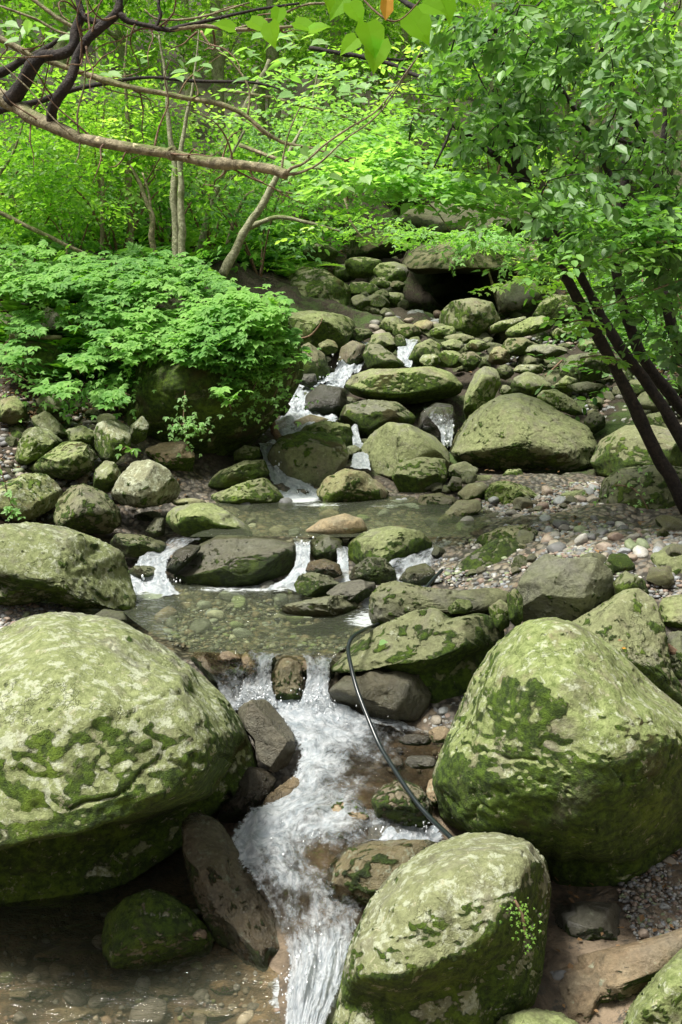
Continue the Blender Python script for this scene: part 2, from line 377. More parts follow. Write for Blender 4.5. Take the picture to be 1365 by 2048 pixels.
def _U(r2): return np.where(r2 > 1e-12, 0.5 * r2 * np.log(np.maximum(r2, 1e-12)), 0)
_n = len(CP); _A = np.zeros((_n + 3, _n + 3))
_d2 = ((CP[:, None, :2] - CP[None, :, :2]) ** 2).sum(-1)
_A[:_n, :_n] = _U(_d2) + np.eye(_n) * 0.02; _A[:_n, _n] = 1; _A[:_n, _n+1:] = CP[:, :2]; _A[_n, :_n] = 1; _A[_n+1:, :_n] = CP[:, :2].T
_w = np.linalg.solve(_A, np.concatenate([CP[:, 2], [0, 0, 0]]))
def terr(x, y):
    x = np.asarray(x, float); y = np.asarray(y, float); sh = x.shape; x = x.ravel(); y = y.ravel(); out = np.empty(len(x))
    for i in range(0, len(x), 20000):
        q = np.stack([x[i:i+20000], y[i:i+20000]], -1)
        d2 = ((q[:, None] - CP[None, :, :2]) ** 2).sum(-1)
        out[i:i+20000] = _U(d2) @ _w[:_n] + _w[_n] + q @ _w[_n+1:]
    return out.reshape(sh)
def ghit(px, py, y0=2.5, y1=60):
    r = ray(px, py); r = r / r[..., 1:2]
    px_ = np.atleast_2d(r)
    ys = np.concatenate([np.arange(y0, 16, 0.06), np.arange(16, y1, 0.3)])
    Q = CAM + px_[:, None, :] * ys[None, :, None]
    z = terr(Q[..., 0], Q[..., 1]); below = Q[..., 2] <= z
    k = np.where(below.any(1), below.argmax(1), len(ys) - 1)
    ii = np.arange(len(px_)); k0 = np.maximum(k - 1, 0); g1 = Q[ii, k, 2] - z[ii, k]; g0 = Q[ii, k0, 2] - z[ii, k0]
    f_ = np.where(g0 - g1 > 1e-9, np.clip(g0 / np.maximum(g0 - g1, 1e-9), 0, 1), 1.0)[:, None]
    out = Q[ii, k0] * (1 - f_) + Q[ii, k] * f_; out[:, 2] = terr(out[:, 0], out[:, 1])
    return out if np.ndim(px) else out[0]

def spaced(a, b, dense0, dense1, hd, hc):
    xs = [dense0]
    while xs[-1] < dense1: xs.append(xs[-1] + hd)
    h = hd
    while xs[-1] < b: h = min(h * 1.08, hc); xs.append(xs[-1] + h)
    h = hd; left = [dense0]
    while left[-1] > a: h = min(h * 1.08, hc); left.append(left[-1] - h)
    return np.array(left[::-1][:-1] + xs)
gx = spaced(-34, 34, -3.2, 4.0, 0.045, 1.0); gy = spaced(-14, 85, 3.2, 11.0, 0.05, 1.2)
X, Y = np.meshgrid(gx, gy); Z = terr(X, Y)
pp = np.stack([X.ravel(), Y.ravel(), np.zeros(X.size)], -1)
rough = np.clip((Z.ravel() - 1.0) / 3, 0.0, 1)
zz = Z.ravel() + fbm(pp * 1.3, 4) * (0.05 + 0.25 * rough) + fbm(pp * 6 + 5, 3) * 0.025
nx, ny = len(gx), len(gy)
idx = np.arange(nx * ny).reshape(ny, nx)
quads = np.stack([idx[:-1, :-1], idx[:-1, 1:], idx[1:, 1:], idx[1:, :-1]], -1).reshape(-1, 4)
# leaf litter on the banks, stones in the bed: half width of the bed along the stream
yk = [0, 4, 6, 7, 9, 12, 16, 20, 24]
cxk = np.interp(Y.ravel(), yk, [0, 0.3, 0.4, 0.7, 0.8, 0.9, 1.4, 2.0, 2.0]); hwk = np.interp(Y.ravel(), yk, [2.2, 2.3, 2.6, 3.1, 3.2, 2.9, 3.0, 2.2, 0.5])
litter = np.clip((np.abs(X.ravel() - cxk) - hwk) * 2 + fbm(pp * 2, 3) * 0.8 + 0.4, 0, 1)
litter = np.maximum(litter, np.clip((Y.ravel() - 10.3) * 1.5, 0, 1) * (Y.ravel() < 200))  # upstream bed also takes the dark soil tone, painting shade between the rocks
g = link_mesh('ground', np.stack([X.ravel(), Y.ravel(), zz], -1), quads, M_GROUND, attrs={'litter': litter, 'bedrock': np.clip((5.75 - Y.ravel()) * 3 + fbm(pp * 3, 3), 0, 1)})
tag(g, kind='structure')

# ------------------------------------------------------------------ rocks
_ico = {}
def ico(n):
    if n not in _ico:
        bm = bmesh.new(); bmesh.ops.create_icosphere(bm, subdivisions=n, radius=1)
        bm.verts.ensure_lookup_table()
        V = np.array([v.co[:] for v in bm.verts]); Fc = np.array([[v.index for v in f.verts] for f in bm.faces]); bm.free()
        _ico[n] = (V, Fc)
    return _ico[n]
def blob(n, size, seed, ang=0.6, nplanes=9, amp=0.12):
    """free-standing stone: ellipsoid cut by random planes"""
    r = np.random.default_rng(seed); V, Fc = ico(n); p = V * np.array(size)
    s = float(np.mean(size))
    for _ in range(nplanes):
        nn = r.normal(size=3); nn /= np.linalg.norm(nn)
        sup = (p @ nn).max(); h = sup * r.uniform(0.62, 0.86)
        p = p - np.outer(np.maximum(p @ nn - h, 0) * ang, nn)
    q = p / s
    p = p + V * (s * amp * fbm(q * 1.3 + seed * 3.1, 4))[:, None]
    return p, Fc

def rock(d, pts, apex, label, moss=.5, side=.45, lich=.3, wet=0, warm=.3, dark=0, algae=.6, T=None, ang=.7, n=None, seed=None, name='boulder', cat='boulder', rough=1.0, fan=2.9, group=None, under=None):
    pts = np.array(pts, float); ap = np.array(apex, float)
    ang = min(1.0, ang + .15) if ang > .4 else ang + .1
    seed = seed if seed is not None else int(abs(ap.sum() * 7)) % 9973
    r = np.random.default_rng(seed)
    # dense outline about the apex
    q = []
    for i in range(len(pts)):
        a, b = pts[i], pts[(i + 1) % len(pts)]
        for k in range(24): q.append(a + (b - a) * k / 24)
    q = np.array(q) - ap
    th = np.arctan2(-q[:, 1], q[:, 0]); rr = np.hypot(q[:, 0], q[:, 1])
    o = np.argsort(th); th, rr = th[o], rr[o]
    gt = np.linspace(-math.pi, math.pi, 721)[:-1]
    gr = np.interp(gt, np.concatenate([th - 2*math.pi, th, th + 2*math.pi]), np.tile(rr, 3))
    k = np.exp(-0.5 * (np.arange(-20, 21) / 3.0) ** 2); k /= k.sum()
    gr = np.convolve(np.concatenate([gr[-20:], gr, gr[:20]]), k, 'valid')
    c = pts.mean(0); w = np.ptp(pts[:, 0]); h = np.ptp(pts[:, 1])
    cen = P(c[0], c[1], d); dist = np.linalg.norm(cen - CAM); sc = dist / F * (np.dot((cen - CAM) / dist, np.array([0, math.cos(PITCH), -math.sin(PITCH)])))
    Wv = (CAM - cen) / dist; U = np.cross([0, 0, 1.0], Wv); U /= np.linalg.norm(U); Vv = np.cross(Wv, U)
    s = math.sqrt(w * h) * sc / 2
    if T is None: T = min(0.95 * min(w, h) * sc / 2 * (1 + 0.25 * min(2, max(w, h) / min(w, h) - 1)), 1.2)
    if n is None: n = 6 if max(w, h) > 330 else 5 if max(w, h) > 95 else 4
    V, Fc = ico(n)
    t_ = np.arctan2(V[:, 1], V[:, 0]); ri = np.hypot(V[:, 0], V[:, 1]); cz = V[:, 2]
    nrm = (ri ** fan + np.abs(cz) ** fan) ** (1 / fan); ri, cz = ri / nrm, cz / nrm
    R = np.interp(t_, np.append(gt, math.pi), np.append(gr, gr[0]))
    O = ap + np.stack([np.cos(t_) * R, -np.sin(t_) * R], -1)
    A = np.where((cz > 0)[:, None], ap, c)
    f2 = A + (O - A) * ri[:, None]
    p = np.outer((f2[:, 0] - c[0]) * sc, U) + np.outer(-(f2[:, 1] - c[1]) * sc, Vv)
    tc_ = CAM - (p + cen); tc_ /= np.linalg.norm(tc_, axis=1, keepdims=True); p = p + tc_ * (cz * T)[:, None]
    if under:
        ux = np.array([u_[0] for u_ in under[0]], float); uy = np.array([u_[1] for u_ in under[0]], float)
        yl = np.interp(f2[:, 0], ux, uy); k_u = np.clip((f2[:, 1] - yl) / under[2] + .5, 0, 1); k_u = k_u * k_u * (3 - 2 * k_u)
        p = p - np.outer(k_u * (cz > -.2) * T * under[1] * np.clip(cz + .2, 0, 1), Wv)
    d0 = p / np.maximum(np.linalg.norm(p, axis=1), 1e-6)[:, None]
    p = p + d0 * (0.09 * s * rough * fbm(p / s * 1.1 + seed * 1.7, 3))[:, None]
    # broken faces
    for _ in range(8):
        nn = Wv * r.uniform(0.25, 0.9) + U * r.normal() * 0.8 + Vv * r.normal() * 0.8; nn /= np.linalg.norm(nn)
        sup = (p @ nn).max(); hh = sup * r.uniform(0.64, 0.9)
        p = p - np.outer(np.maximum(p @ nn - hh, 0) * ang, nn)
    for _ in range(9):
        nn = r.normal(size=3); nn /= np.linalg.norm(nn)
        if nn @ Wv > 0: nn -= 1.2 * Wv * (nn @ Wv); nn /= np.linalg.norm(nn)
        sup = (p @ nn).max(); hh = sup * r.uniform(0.86, 0.95)
        p = p - np.outer(np.maximum(p @ nn - hh, 0) * ang * 0.8, nn)
    dirn = p / np.maximum(np.linalg.norm(p, axis=1), 1e-6)[:, None]
    q = p / s + seed * 1.7
    bed = r.normal(size=3) * 0.35 + np.array([0.1, 0.3, 1]); bed /= np.linalg.norm(bed)
    qb = q + np.outer((q @ bed) * 3.5, bed)
    disp = 0.012 * fbm(q * 3.0, 3) + 0.007 * (ridge(q * 2.6 + 3, 4) - 0.9) + 0.010 * fbm(qb * 1.5, 5) + 0.007 * fbm(q * 14, 4)
    cr = np.abs(perlin(q * 1.5 + 40) + 0.25 * perlin(q * 5)); disp = disp - 0.022 * np.exp(-(cr / 0.018) ** 2)
    mv = fbm(q * 4.6 + 11, 6, .66)
    vv = 0.5 + 0.42 * mv + (0.55 - dirn[:, 2]) * side + (moss - .5) * .62; kk = np.clip((vv - .50) / .12, 0, 1); kk = kk * kk * (3 - 2 * kk)
    disp = disp + kk * (.010 + .006 * perlin(q * 30)) / max(s, .15)
    p = p + dirn * (disp * s * rough)[:, None]
    rel = p + cen - CAM; c_, s_ = math.cos(PITCH), math.sin(PITCH); fw = rel[:, 1] * c_ - rel[:, 2] * s_; uu = rel[:, 0] / fw; vv_ = (rel[:, 1] * s_ + rel[:, 2] * c_) / fw
    au, av = (ap[0] - CX) / F, (CY - ap[1]) / F; tt = np.arctan2(vv_ - av, uu - au); rr_ = np.hypot(uu - au, vv_ - av)
    for _ in range(2):
        nb = 144 if len(uu) > 8000 else 48; bi = np.clip(((tt + math.pi) / (2 * math.pi) * nb).astype(int), 0, nb - 1); mx = np.zeros(nb); np.maximum.at(mx, bi, rr_)
        bc = (np.arange(nb) + .5) / nb * 2 * math.pi - math.pi; tgt = np.interp(bc, gt, gr) / F; mx = np.where(mx > 0, mx, tgt); ra = np.clip(tgt / mx, .6, 1.6)
        kk_ = np.array([.25, .5, .25]); ra = np.convolve(np.concatenate([ra[-1:], ra, ra[:1]]), kk_, 'valid')
        rr_ = rr_ * np.interp(tt, np.concatenate([bc[-1:] - 2 * math.pi, bc, bc[:1] + 2 * math.pi]), np.concatenate([ra[-1:], ra, ra[:1]]))
    uu = au + rr_ * np.cos(tt); vv_ = av + rr_ * np.sin(tt)
    p = CAM - cen + fw[:, None] * np.stack([uu, c_ + vv_ * s_, -s_ + vv_ * c_], -1)
    o = link_mesh(name, p, Fc, M_ROCK, loc=cen, attrs={'mossv': mv})
    for k_, v_ in (('moss', moss), ('side', side), ('lichen', lich), ('wet', wet), ('warm', warm), ('dark', dark), ('algae', algae)): o[k_] = float(v_)
    tag(o, label, cat, group)
    return o

# ---- foreground boulders
B = rock
B(5.12, [(-260,1500),(-200,1380),(-60,1290),(0,1258),(60,1230),(130,1221),(240,1238),(330,1290),(400,1345),(450,1390),(490,1450),(514,1510),(518,1545),(500,1592),(440,1625),(400,1650),(360,1700),(250,1770),(100,1812),(0,1818),(-150,1800),(-240,1700)], (170,1590),
  'huge pale green boulder with dark moss spots overhanging the lower pool', moss=.38, side=.80, lich=1.0, warm=.35, algae=1.15, T=1.05, seed=3, n=7, ang=.35,
  under=([(-260,1700),(0,1690),(180,1665),(370,1615),(440,1560),(520,1500)], .95, 40))
B(4.98, [(862,1560),(880,1500),(915,1420),(945,1350),(985,1290),(1040,1245),(1100,1232),(1160,1245),(1240,1300),(1310,1370),(1400,1440),(1450,1520),(1440,1620),(1365,1695),(1260,1772),(1180,1787),(1110,1770),(1080,1720),(1010,1690),(930,1670),(880,1640)], (1130,1560),
  'huge domed boulder right of the rapids, yellow green above and mossy brown below', moss=.38, side=.68, lich=.8, warm=.7, algae=1.1, T=.95, seed=8, n=7, ang=.3, under=([(860,1650),(930,1690),(1050,1720),(1200,1720),(1365,1640),(1450,1560)], .8, 70))
B(5.95, [(1110,1280),(1140,1245),(1180,1222),(1245,1180),(1275,1174),(1312,1198),(1330,1250),(1345,1340),(1400,1420),(1380,1480),(1250,1440),(1150,1360)], (1240,1320),
  'knobbly green crag rising behind the huge domed boulder', moss=.45, side=.4, lich=.3, warm=.5, algae=1.0, seed=21, n=6)
B(4.0, [(632,2070),(672,1990),(700,1885),(738,1800),(790,1738),(860,1690),(930,1665),(1000,1663),(1058,1680),(1097,1722),(1106,1780),(1097,1850),(1086,1950),(1070,2010),(1000,2070),(960,2140),(660,2140)], (935,1905),
  'big flat topped boulder in front of the rapids, pale lichened top and mossy right flank', moss=.28, side=.72, lich=1.0, warm=.3, algae=1.05, T=.62, seed=14, n=7, ang=.25, fan=3.4, under=([(630,2000),(800,1995),(950,1940),(1040,1850),(1110,1720)], .62, 90))
B(4.65, [(360,1650),(375,1628),(400,1622),(440,1640),(480,1700),(512,1760),(552,1830),(582,1900),(577,1960),(565,2012),(510,1990),(470,1935),(420,1870),(385,1790),(365,1710)], (460,1790),
  'long dark wet rock leaning beside the left edge of the rapids', moss=.36, side=.2, lich=.75, wet=.95, warm=.9, dark=.6, algae=.2, T=.26, seed=31, n=6)
B(4.5, [(203,1875),(212,1830),(250,1795),(300,1776),(345,1790),(385,1820),(412,1850),(432,1880),(420,1915),(360,1935),(280,1942),(225,1937),(205,1910)], (310,1880),
  'rounded dark mossy rock sitting in the shallow lower pool', moss=.88, side=-.1, lich=.9, wet=.3, warm=.8, algae=.4, T=.24, seed=33, n=6)
B(4.6, [(645,1770),(655,1728),(690,1692),(760,1678),(830,1675),(890,1680),(880,1740),(820,1800),(745,1818),(690,1812),(655,1800)], (720,1765),
  'flat brown rock dividing the rapids below the cream rock', moss=.45, side=.1, lich=.75, wet=.8, warm=.9, dark=.1, algae=.3, T=.22, seed=35)
B(5.0, [(612,1650),(635,1612),(680,1594),(720,1603),(740,1630),(735,1665),(700,1690),(650,1690),(622,1675)], (675,1645),
  'cream and black rock washed by white water in mid rapids', moss=.42, side=-.1, lich=.6, wet=.15, warm=1.0, algae=.1, T=.14, seed=36)
B(5.0, [(740,1600),(763,1572),(800,1556),(842,1573),(868,1610),(862,1652),(820,1672),(785,1674),(755,1645)], (800,1625),
  'dark mossy rock crossed by the black hose', moss=.62, side=.1, lich=.7, wet=.7, warm=.9, dark=.2, algae=.2, T=.17, seed=37)
B(5.6, [(470,1420),(498,1400),(535,1396),(562,1428),(590,1470),(592,1500),(577,1532),(550,1547),(520,1522),(503,1480),(480,1450)], (545,1495),
  'bare grey angular stone wedged below the ledge waterfall', moss=.1, side=0, lich=.1, wet=.6, warm=.35, dark=.35, algae=.1, T=.2, ang=.8, seed=38)
B(5.2, [(500,1650),(535,1590),(590,1548),(645,1560),(615,1610),(565,1645),(520,1660)], (570,1605),
  'brown wet slab sloping into the rapids', moss=.1, wet=.9, warm=1.0, algae=.1, lich=.1, T=.12, seed=39)
B(5.4, [(470,1560),(500,1530),(540,1540),(560,1560),(540,1590),(500,1640),(460,1650),(430,1640)], (500,1590),
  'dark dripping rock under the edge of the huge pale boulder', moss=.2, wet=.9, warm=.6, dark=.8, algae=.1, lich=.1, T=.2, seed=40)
B(6.15, [(655,1345),(700,1290),(760,1250),(830,1220),(870,1213),(900,1235),(960,1223),(1003,1238),(1015,1290),(970,1350),(935,1400),(890,1445),(830,1420),(760,1350),(700,1350)], (830,1310),
  'broad mossy ledge rock with a deep undercut, hose lying over its left end', moss=.52, side=.25, lich=.35, warm=.5, dark=.15, algae=.9, T=.38, seed=42, n=6, ang=.7, under=([(650,1350),(760,1330),(870,1330),(1010,1260)], .7, 50))
B(5.95, [(650,1385),(690,1350),(760,1335),(840,1345),(868,1400),(835,1446),(740,1436),(680,1412)], (760,1400),
  'cracked grey rock face beside the foot of the ledge waterfall', moss=.1, side=0, lich=.15, wet=.85, warm=.5, dark=.35, algae=.25, T=.15, seed=43, rough=1.5)
B(6.75, [(737,1225),(740,1190),(760,1168),(790,1160),(850,1174),(920,1180),(990,1171),(1028,1185),(1025,1218),(960,1232),(900,1228),(850,1228),(800,1248),(760,1255),(742,1246)], (840,1215),
  'long log shaped grey green rock lying across the stream', moss=.34, side=.1, lich=.2, warm=.45, dark=.25, algae=.85, T=.22, seed=44, n=6, ang=.3)
B(6.35, [(1030,1205),(1038,1160),(1060,1130),(1092,1106),(1130,1116),(1190,1113),(1226,1140),(1233,1195),(1210,1240),(1150,1270),(1110,1275),(1060,1262),(1038,1235)], (1120,1185),
  'flat faced grey slab with a curved crack', moss=.16, side=.1, lich=.2, warm=.1, dark=.3, algae=.4, T=.22, ang=.9, seed=45, n=6)
B(6.2, [(976,1215),(1000,1197),(1020,1210),(1020,1252),(1000,1265),(984,1247)], (1000,1230), 'small upright yellow green stone beside the grey slab', moss=.4, warm=.8, algae=1, seed=46, T=.09)
B(6.15, [(1013,1190),(1030,1174),(1046,1195),(1048,1240),(1035,1256),(1018,1242)], (1030,1215), 'narrow mossy stone jammed against the left edge of the grey slab', moss=.6, warm=.8, algae=1, seed=47, T=.09)
B(6.3, [(895,1215),(915,1198),(940,1200),(948,1215),(935,1228),(900,1228)], (920,1215), 'small green chip of rock on top of the mossy ledge rock', moss=.35, algae=1, dark=.3, seed=48, T=.09)
B(7.75, [(890,1168),(900,1138),(940,1108),(985,1078),(1015,1072),(1060,1095),(1060,1130),(1035,1168),(1000,1174),(940,1178)], (975,1140),
  'dark deep green mossy boulder at the foot of the gravel bar', moss=.75, side=.3, lich=0, warm=.3, dark=.55, algae=.8, T=.32, seed=50)
B(8.05, [(945,1090),(960,1068),(1000,1053),(1055,1048),(1080,1062),(1077,1100),(1050,1125),(990,1110)], (1030,1090),
  'mossy brown boulder behind the dark deep green one', moss=.55, side=.3, warm=.7, dark=.3, algae=.8, T=.25, seed=51)
B(8.2, [(683,1100),(700,1074),(740,1057),(790,1051),(840,1060),(867,1082),(860,1112),(820,1127),(770,1147),(720,1145),(690,1128)], (780,1105),
  'broad boulder with grey green top and mossy skirt at the upper ledge', moss=.40, side=.55, lich=.2, warm=.3, algae=1.0, dark=.1, T=.38, seed=52)
B(8.5, [(605,1064),(640,1038),(690,1026),(725,1036),(738,1060),(700,1078),(640,1078)], (680,1058),
  'smooth cream boulder rising from the upper pool', moss=.1, side=-.1, lich=.2, warm=.95, algae=.2, T=.25, seed=53, ang=.1, rough=.4)
B(8.15, [(345,1152),(362,1120),(400,1088),(440,1069),(500,1072),(560,1078),(602,1085),(618,1108),(602,1150),(560,1172),(500,1178),(430,1184),(370,1180)], (460,1140),
  'wide dark mossy rock forming the ledge left of the small central fall', moss=.50, side=.65, lich=.1, wet=.7, warm=.25, dark=.35, algae=.25, T=.4, seed=54, n=6, ang=.75)
B(8.8, [(329,1045),(340,1015),(380,1006),(420,1004),(460,1023),(500,1052),(512,1078),(460,1080),(400,1086),(350,1068)], (410,1060),
  'bright yellow green boulder at the left margin of the upper pool', moss=.30, side=.7, lich=.3, warm=.4, algae=1.15, T=.34, seed=55)
B(7.15, [(-80,1090),(0,1047),(60,1043),(130,1053),(200,1078),(247,1103),(260,1148),(274,1195),(270,1222),(220,1218),(150,1218),(90,1200),(20,1180),(-60,1160)], (130,1150),
  'big grey green boulder with layered face above the left gravel', moss=.22, side=.25, lich=.9, warm=.3, algae=.95, dark=.1, T=.45, seed=56, n=6, ang=.6, rough=1.2)
B(6.95, [(-50,1150),(20,1143),(70,1158),(90,1183),(82,1207),(20,1212),(-50,1205)], (20,1185), 'low yellow mossed rock at the left edge by the gravel', moss=.6, side=0, algae=1.1, warm=.6, T=.2, seed=57)
B(6.6, [(170,1240),(208,1218),(247,1222),(260,1245),(220,1256)], (215,1238), 'small wet blue green stone tucked behind the huge pale boulder', moss=.2, wet=.7, dark=.5, seed=58, T=.1)
B(8.8, [(106,1040),(114,1000),(140,972),(170,966),(212,985),(242,1020),(244,1050),(220,1070),(150,1067),(114,1057)], (170,1030),
  'round boulder with a bright moss cap and dark brown face', moss=.48, side=.1, lich=.25, warm=.7, dark=.25, algae=.8, T=.33, seed=59)
B(9.0, [(-40,985),(0,968),(50,946),(90,946),(117,965),(129,990),(112,1015),(70,1037),(40,1047),(0,1035),(-40,1020)], (60,990),
  'lichen crusted brown boulder with mossy top by the left edge', moss=.38, side=-.1, lich=.9, warm=.9, algae=.9, T=.33, ang=.8, seed=60)
B(9.25, [(219,985),(240,950),(265,923),(300,918),(335,935),(364,975),(356,1000),(320,1013),(280,1017),(240,1010)], (285,985),
  'pale grey lichen covered angular boulder over a dark hollow', moss=.2, side=.1, lich=1.1, warm=.2, algae=.6, T=.35, ang=.9, seed=61)
B(9.6, [(52,942),(88,908),(130,882),(167,883),(192,905),(187,940),(150,960),(100,957)], (145,930),
  'flat topped green boulder leaning on the left rock pile', moss=.5, side=.1, lich=.3, warm=.7, algae=1.1, T=.3, ang=.9, seed=62)
B(9.9, [(28,922),(38,880),(70,852),(102,860),(130,885),(118,905),(80,927),(50,932)], (80,900),
  'mottled boulder with a white crown near the top of the left rock pile', moss=.35, lich=.9, warm=.4, algae=.9, T=.3, ang=.8, seed=63)
B(9.35, [(186,975),(190,940),(210,920),(232,925),(245,950),(238,975),(215,985)], (215,955), 'upright mossy wedge beside the pale lichen boulder', moss=.5, lich=.5, algae=1.1, T=.17, ang=.9, seed=64)
B(9.9, [(178,885),(195,845),(230,838),(265,858),(262,895),(232,928),(205,925)], (225,890), 'white speckled mossy rock against the shrub covered boulder', moss=.35, lich=1.2, warm=.3, algae=1, T=.22, ang=.8, seed=65)
B(10.0, [(262,850),(285,830),(300,850),(292,880),(270,890),(255,880)], (278,862), 'small white lichened rock in the left corner of the shrub covered boulder', moss=.2, lich=1.3, warm=.2, algae=.8, T=.12, seed=66)
B(10.3, [(0,800),(30,790),(52,810),(60,840),(20,850),(-10,840)], (25,825), 'squarish ochre rock high in the left rock pile', moss=.3, warm=.9, algae=1, T=.18, ang=.9, seed=67)
B(10.25, [(60,835),(95,820),(125,850),(150,875),(110,885),(75,865)], (105,858), 'thin tilted slab high on the left rock pile', moss=.2, lich=.6, algae=.9, warm=.4, T=.16, ang=.9, seed=68)
B(10.4, [(70,800),(100,785),(135,800),(125,825),(90,832)], (100,812), 'grey block at the top of the left rock pile', moss=.2, lich=.6, algae=.7, T=.16, ang=.9, seed=69)
B(10.3, [(0,855),(30,840),(62,862),(55,900),(20,905),(-20,900)], (25,880), 'dark green rock at the left edge halfway up the rock pile', moss=.6, algae=1, dark=.3, T=.2, seed=70)
B(9.9, [(130,860),(165,850),(200,868),(185,890),(140,885)], (165,872), 'low flat mossed stone in the middle of the left rock pile', moss=.4, algae=1, warm=.4, T=.16, seed=71)
B(11.2, [(10,700),(60,678),(110,690),(150,740),(170,780),(120,785),(60,755),(10,740)], (90,740), 'tilted slab thick with olive moss on the left bank', moss=1.0, side=0, lich=.2, warm=.7, algae=1, T=.3, ang=.8, seed=72)
B(12.0, [(75,640),(95,612),(118,625),(135,665),(120,680),(90,668)], (105,650), 'bare grey slab standing in the left bank', moss=.05, lich=.4, algae=.3, T=.15, ang=1, seed=73)
B(11.9, [(-30,640),(10,625),(50,640),(60,665),(20,675),(-30,670)], (10,652), 'brown rock half buried in the upper left bank', moss=.4, dark=.4, warm=.6, T=.2, seed=74)
B(11.1, [(200,700),(225,672),(250,680),(262,705),(240,725),(210,722)], (232,702), 'mossy hump among the leaves of the left bank', moss=.9, algae=1, dark=.2, T=.2, seed=75)
# the big mossy boulder under the shrubs
B(11.3, [(238,900),(242,830),(252,770),(280,700),(330,640),(400,600),(480,580),(540,602),(582,645),(606,700),(608,755),(580,805),(540,855),(500,895),(450,930),(410,965),(365,985),(350,930),(290,895)], (440,760),
  'enormous moss covered boulder buried in leafy shrubs on the left bank', moss=.80, side=0, lich=.15, warm=.8, dark=.05, algae=1, T=1.15, seed=80, n=7, ang=.3, under=([(230,900),(380,900),(480,875),(560,830),(610,760)], .5, 50))
B(10.4, [(285,900),(320,885),(370,880),(392,910),(385,950),(350,945),(310,925)], (345,915), 'tan bare rock showing under the enormous mossy boulder', moss=.1, warm=1, algae=.2, lich=.3, T=.18, seed=81)
B(10.3, [(410,970),(438,940),(490,920),(530,918),(542,950),(505,968),(430,985)], (490,948), 'dark wedge of mossy rock under the enormous boulder', moss=.55, dark=.3, warm=.5, algae=.8, T=.2, seed=82)
B(10.05, [(400,1000),(440,980),(500,960),(530,953),(560,980),(574,1004),(520,1012),(440,1012)], (500,990), 'low green brown rock at the back of the upper pool', moss=.55, warm=.6, algae=1, dark=.15, T=.28, seed=83)
B(10.9, [(465,905),(490,890),(520,895),(522,915),(500,925),(470,925)], (500,908), 'small olive stone beside the cascade', moss=.5, algae=1.1, warm=.7, T=.12, seed=84)
B(9.0, [(290,1062),(310,1035),(330,1035),(330,1070),(305,1078)], (312,1058), 'small wet rock between the left boulders', moss=.3, wet=.8, dark=.3, T=.12, seed=85)
B(8.35, [(218,1085),(235,1064),(290,1070),(335,1085),(340,1110),(290,1118),(240,1115)], (280,1095), 'wet dark rock with moss patches above the left cascade', moss=.55, wet=.7, dark=.25, warm=.5, T=.2, seed=86)
B(8.0, [(330,1140),(352,1100),(380,1088),(408,1092),(385,1120),(350,1150)], (365,1120), 'glistening black rock beside the left cascade', moss=.3, wet=1, dark=.6, algae=.1, T=.14, seed=87)
B(7.95, [(252,1145),(270,1130),(305,1132),(325,1142),(300,1155),(265,1158)], (290,1146), 'low mossy stone in the left cascade', moss=.6, wet=.7, dark=.2, T=.12, seed=88)
B(7.6, [(610,1140),(620,1122),(650,1117),(680,1128),(686,1150),(660,1162),(625,1158)], (650,1142), 'rusty brown wet rock below the small central fall', moss=.2, wet=.9, warm=1, dark=.45, algae=.1, T=.16, seed=89)
B(7.45, [(587,1170),(600,1148),(625,1143),(665,1152),(685,1170),(665,1192),(620,1196),(595,1188)], (630,1175), 'mossy rock with a grey top at the back of the middle pool', moss=.5, side=.6, wet=.5, dark=.3, T=.18, seed=90)
B(7.3, [(650,1185),(680,1165),(720,1158),(755,1166),(748,1190),(715,1208),(670,1205)], (705,1188), 'purplish grey smooth rock behind the log shaped rock', moss=.02, wet=.6, warm=.1, dark=.2, algae=.05, lich=.1, T=.16, seed=91)
B(7.1, [(545,1222),(575,1205),(630,1195),(690,1188),(722,1212),(700,1228),(640,1236),(570,1234)], (660,1218), 'low half submerged rock with a dark moss tuft in the middle pool', moss=.3, wet=.5, warm=.5, dark=.1, T=.2, seed=92)
B(8.25, [(617,1100),(622,1080),(645,1068),(685,1075),(690,1105),(668,1125),(635,1122)], (652,1102), 'dark wet rock between the central fall and the broad boulder', moss=.45, wet=.8, dark=.4, T=.2, seed=93)
B(7.55, [(690,1165),(705,1135),(735,1113),(770,1115),(792,1140),(795,1168),(740,1172)], (745,1148), 'dark mossy rock under the broad boulder', moss=.6, wet=.6, dark=.5, T=.2, seed=94)
B(7.6, [(795,1160),(815,1135),(850,1125),(870,1140),(880,1170),(830,1178)], (835,1155), 'mottled rock in the splash of the right cascade', moss=.2, wet=1, dark=.3, warm=.6, T=.13, seed=95)
B(8.05, [(862,1110),(870,1090),(890,1098),(892,1112),(875,1120)], (877,1105), 'small black stone at the end of the broad boulder', moss=.1, wet=.8, dark=.7, T=.08, seed=96)
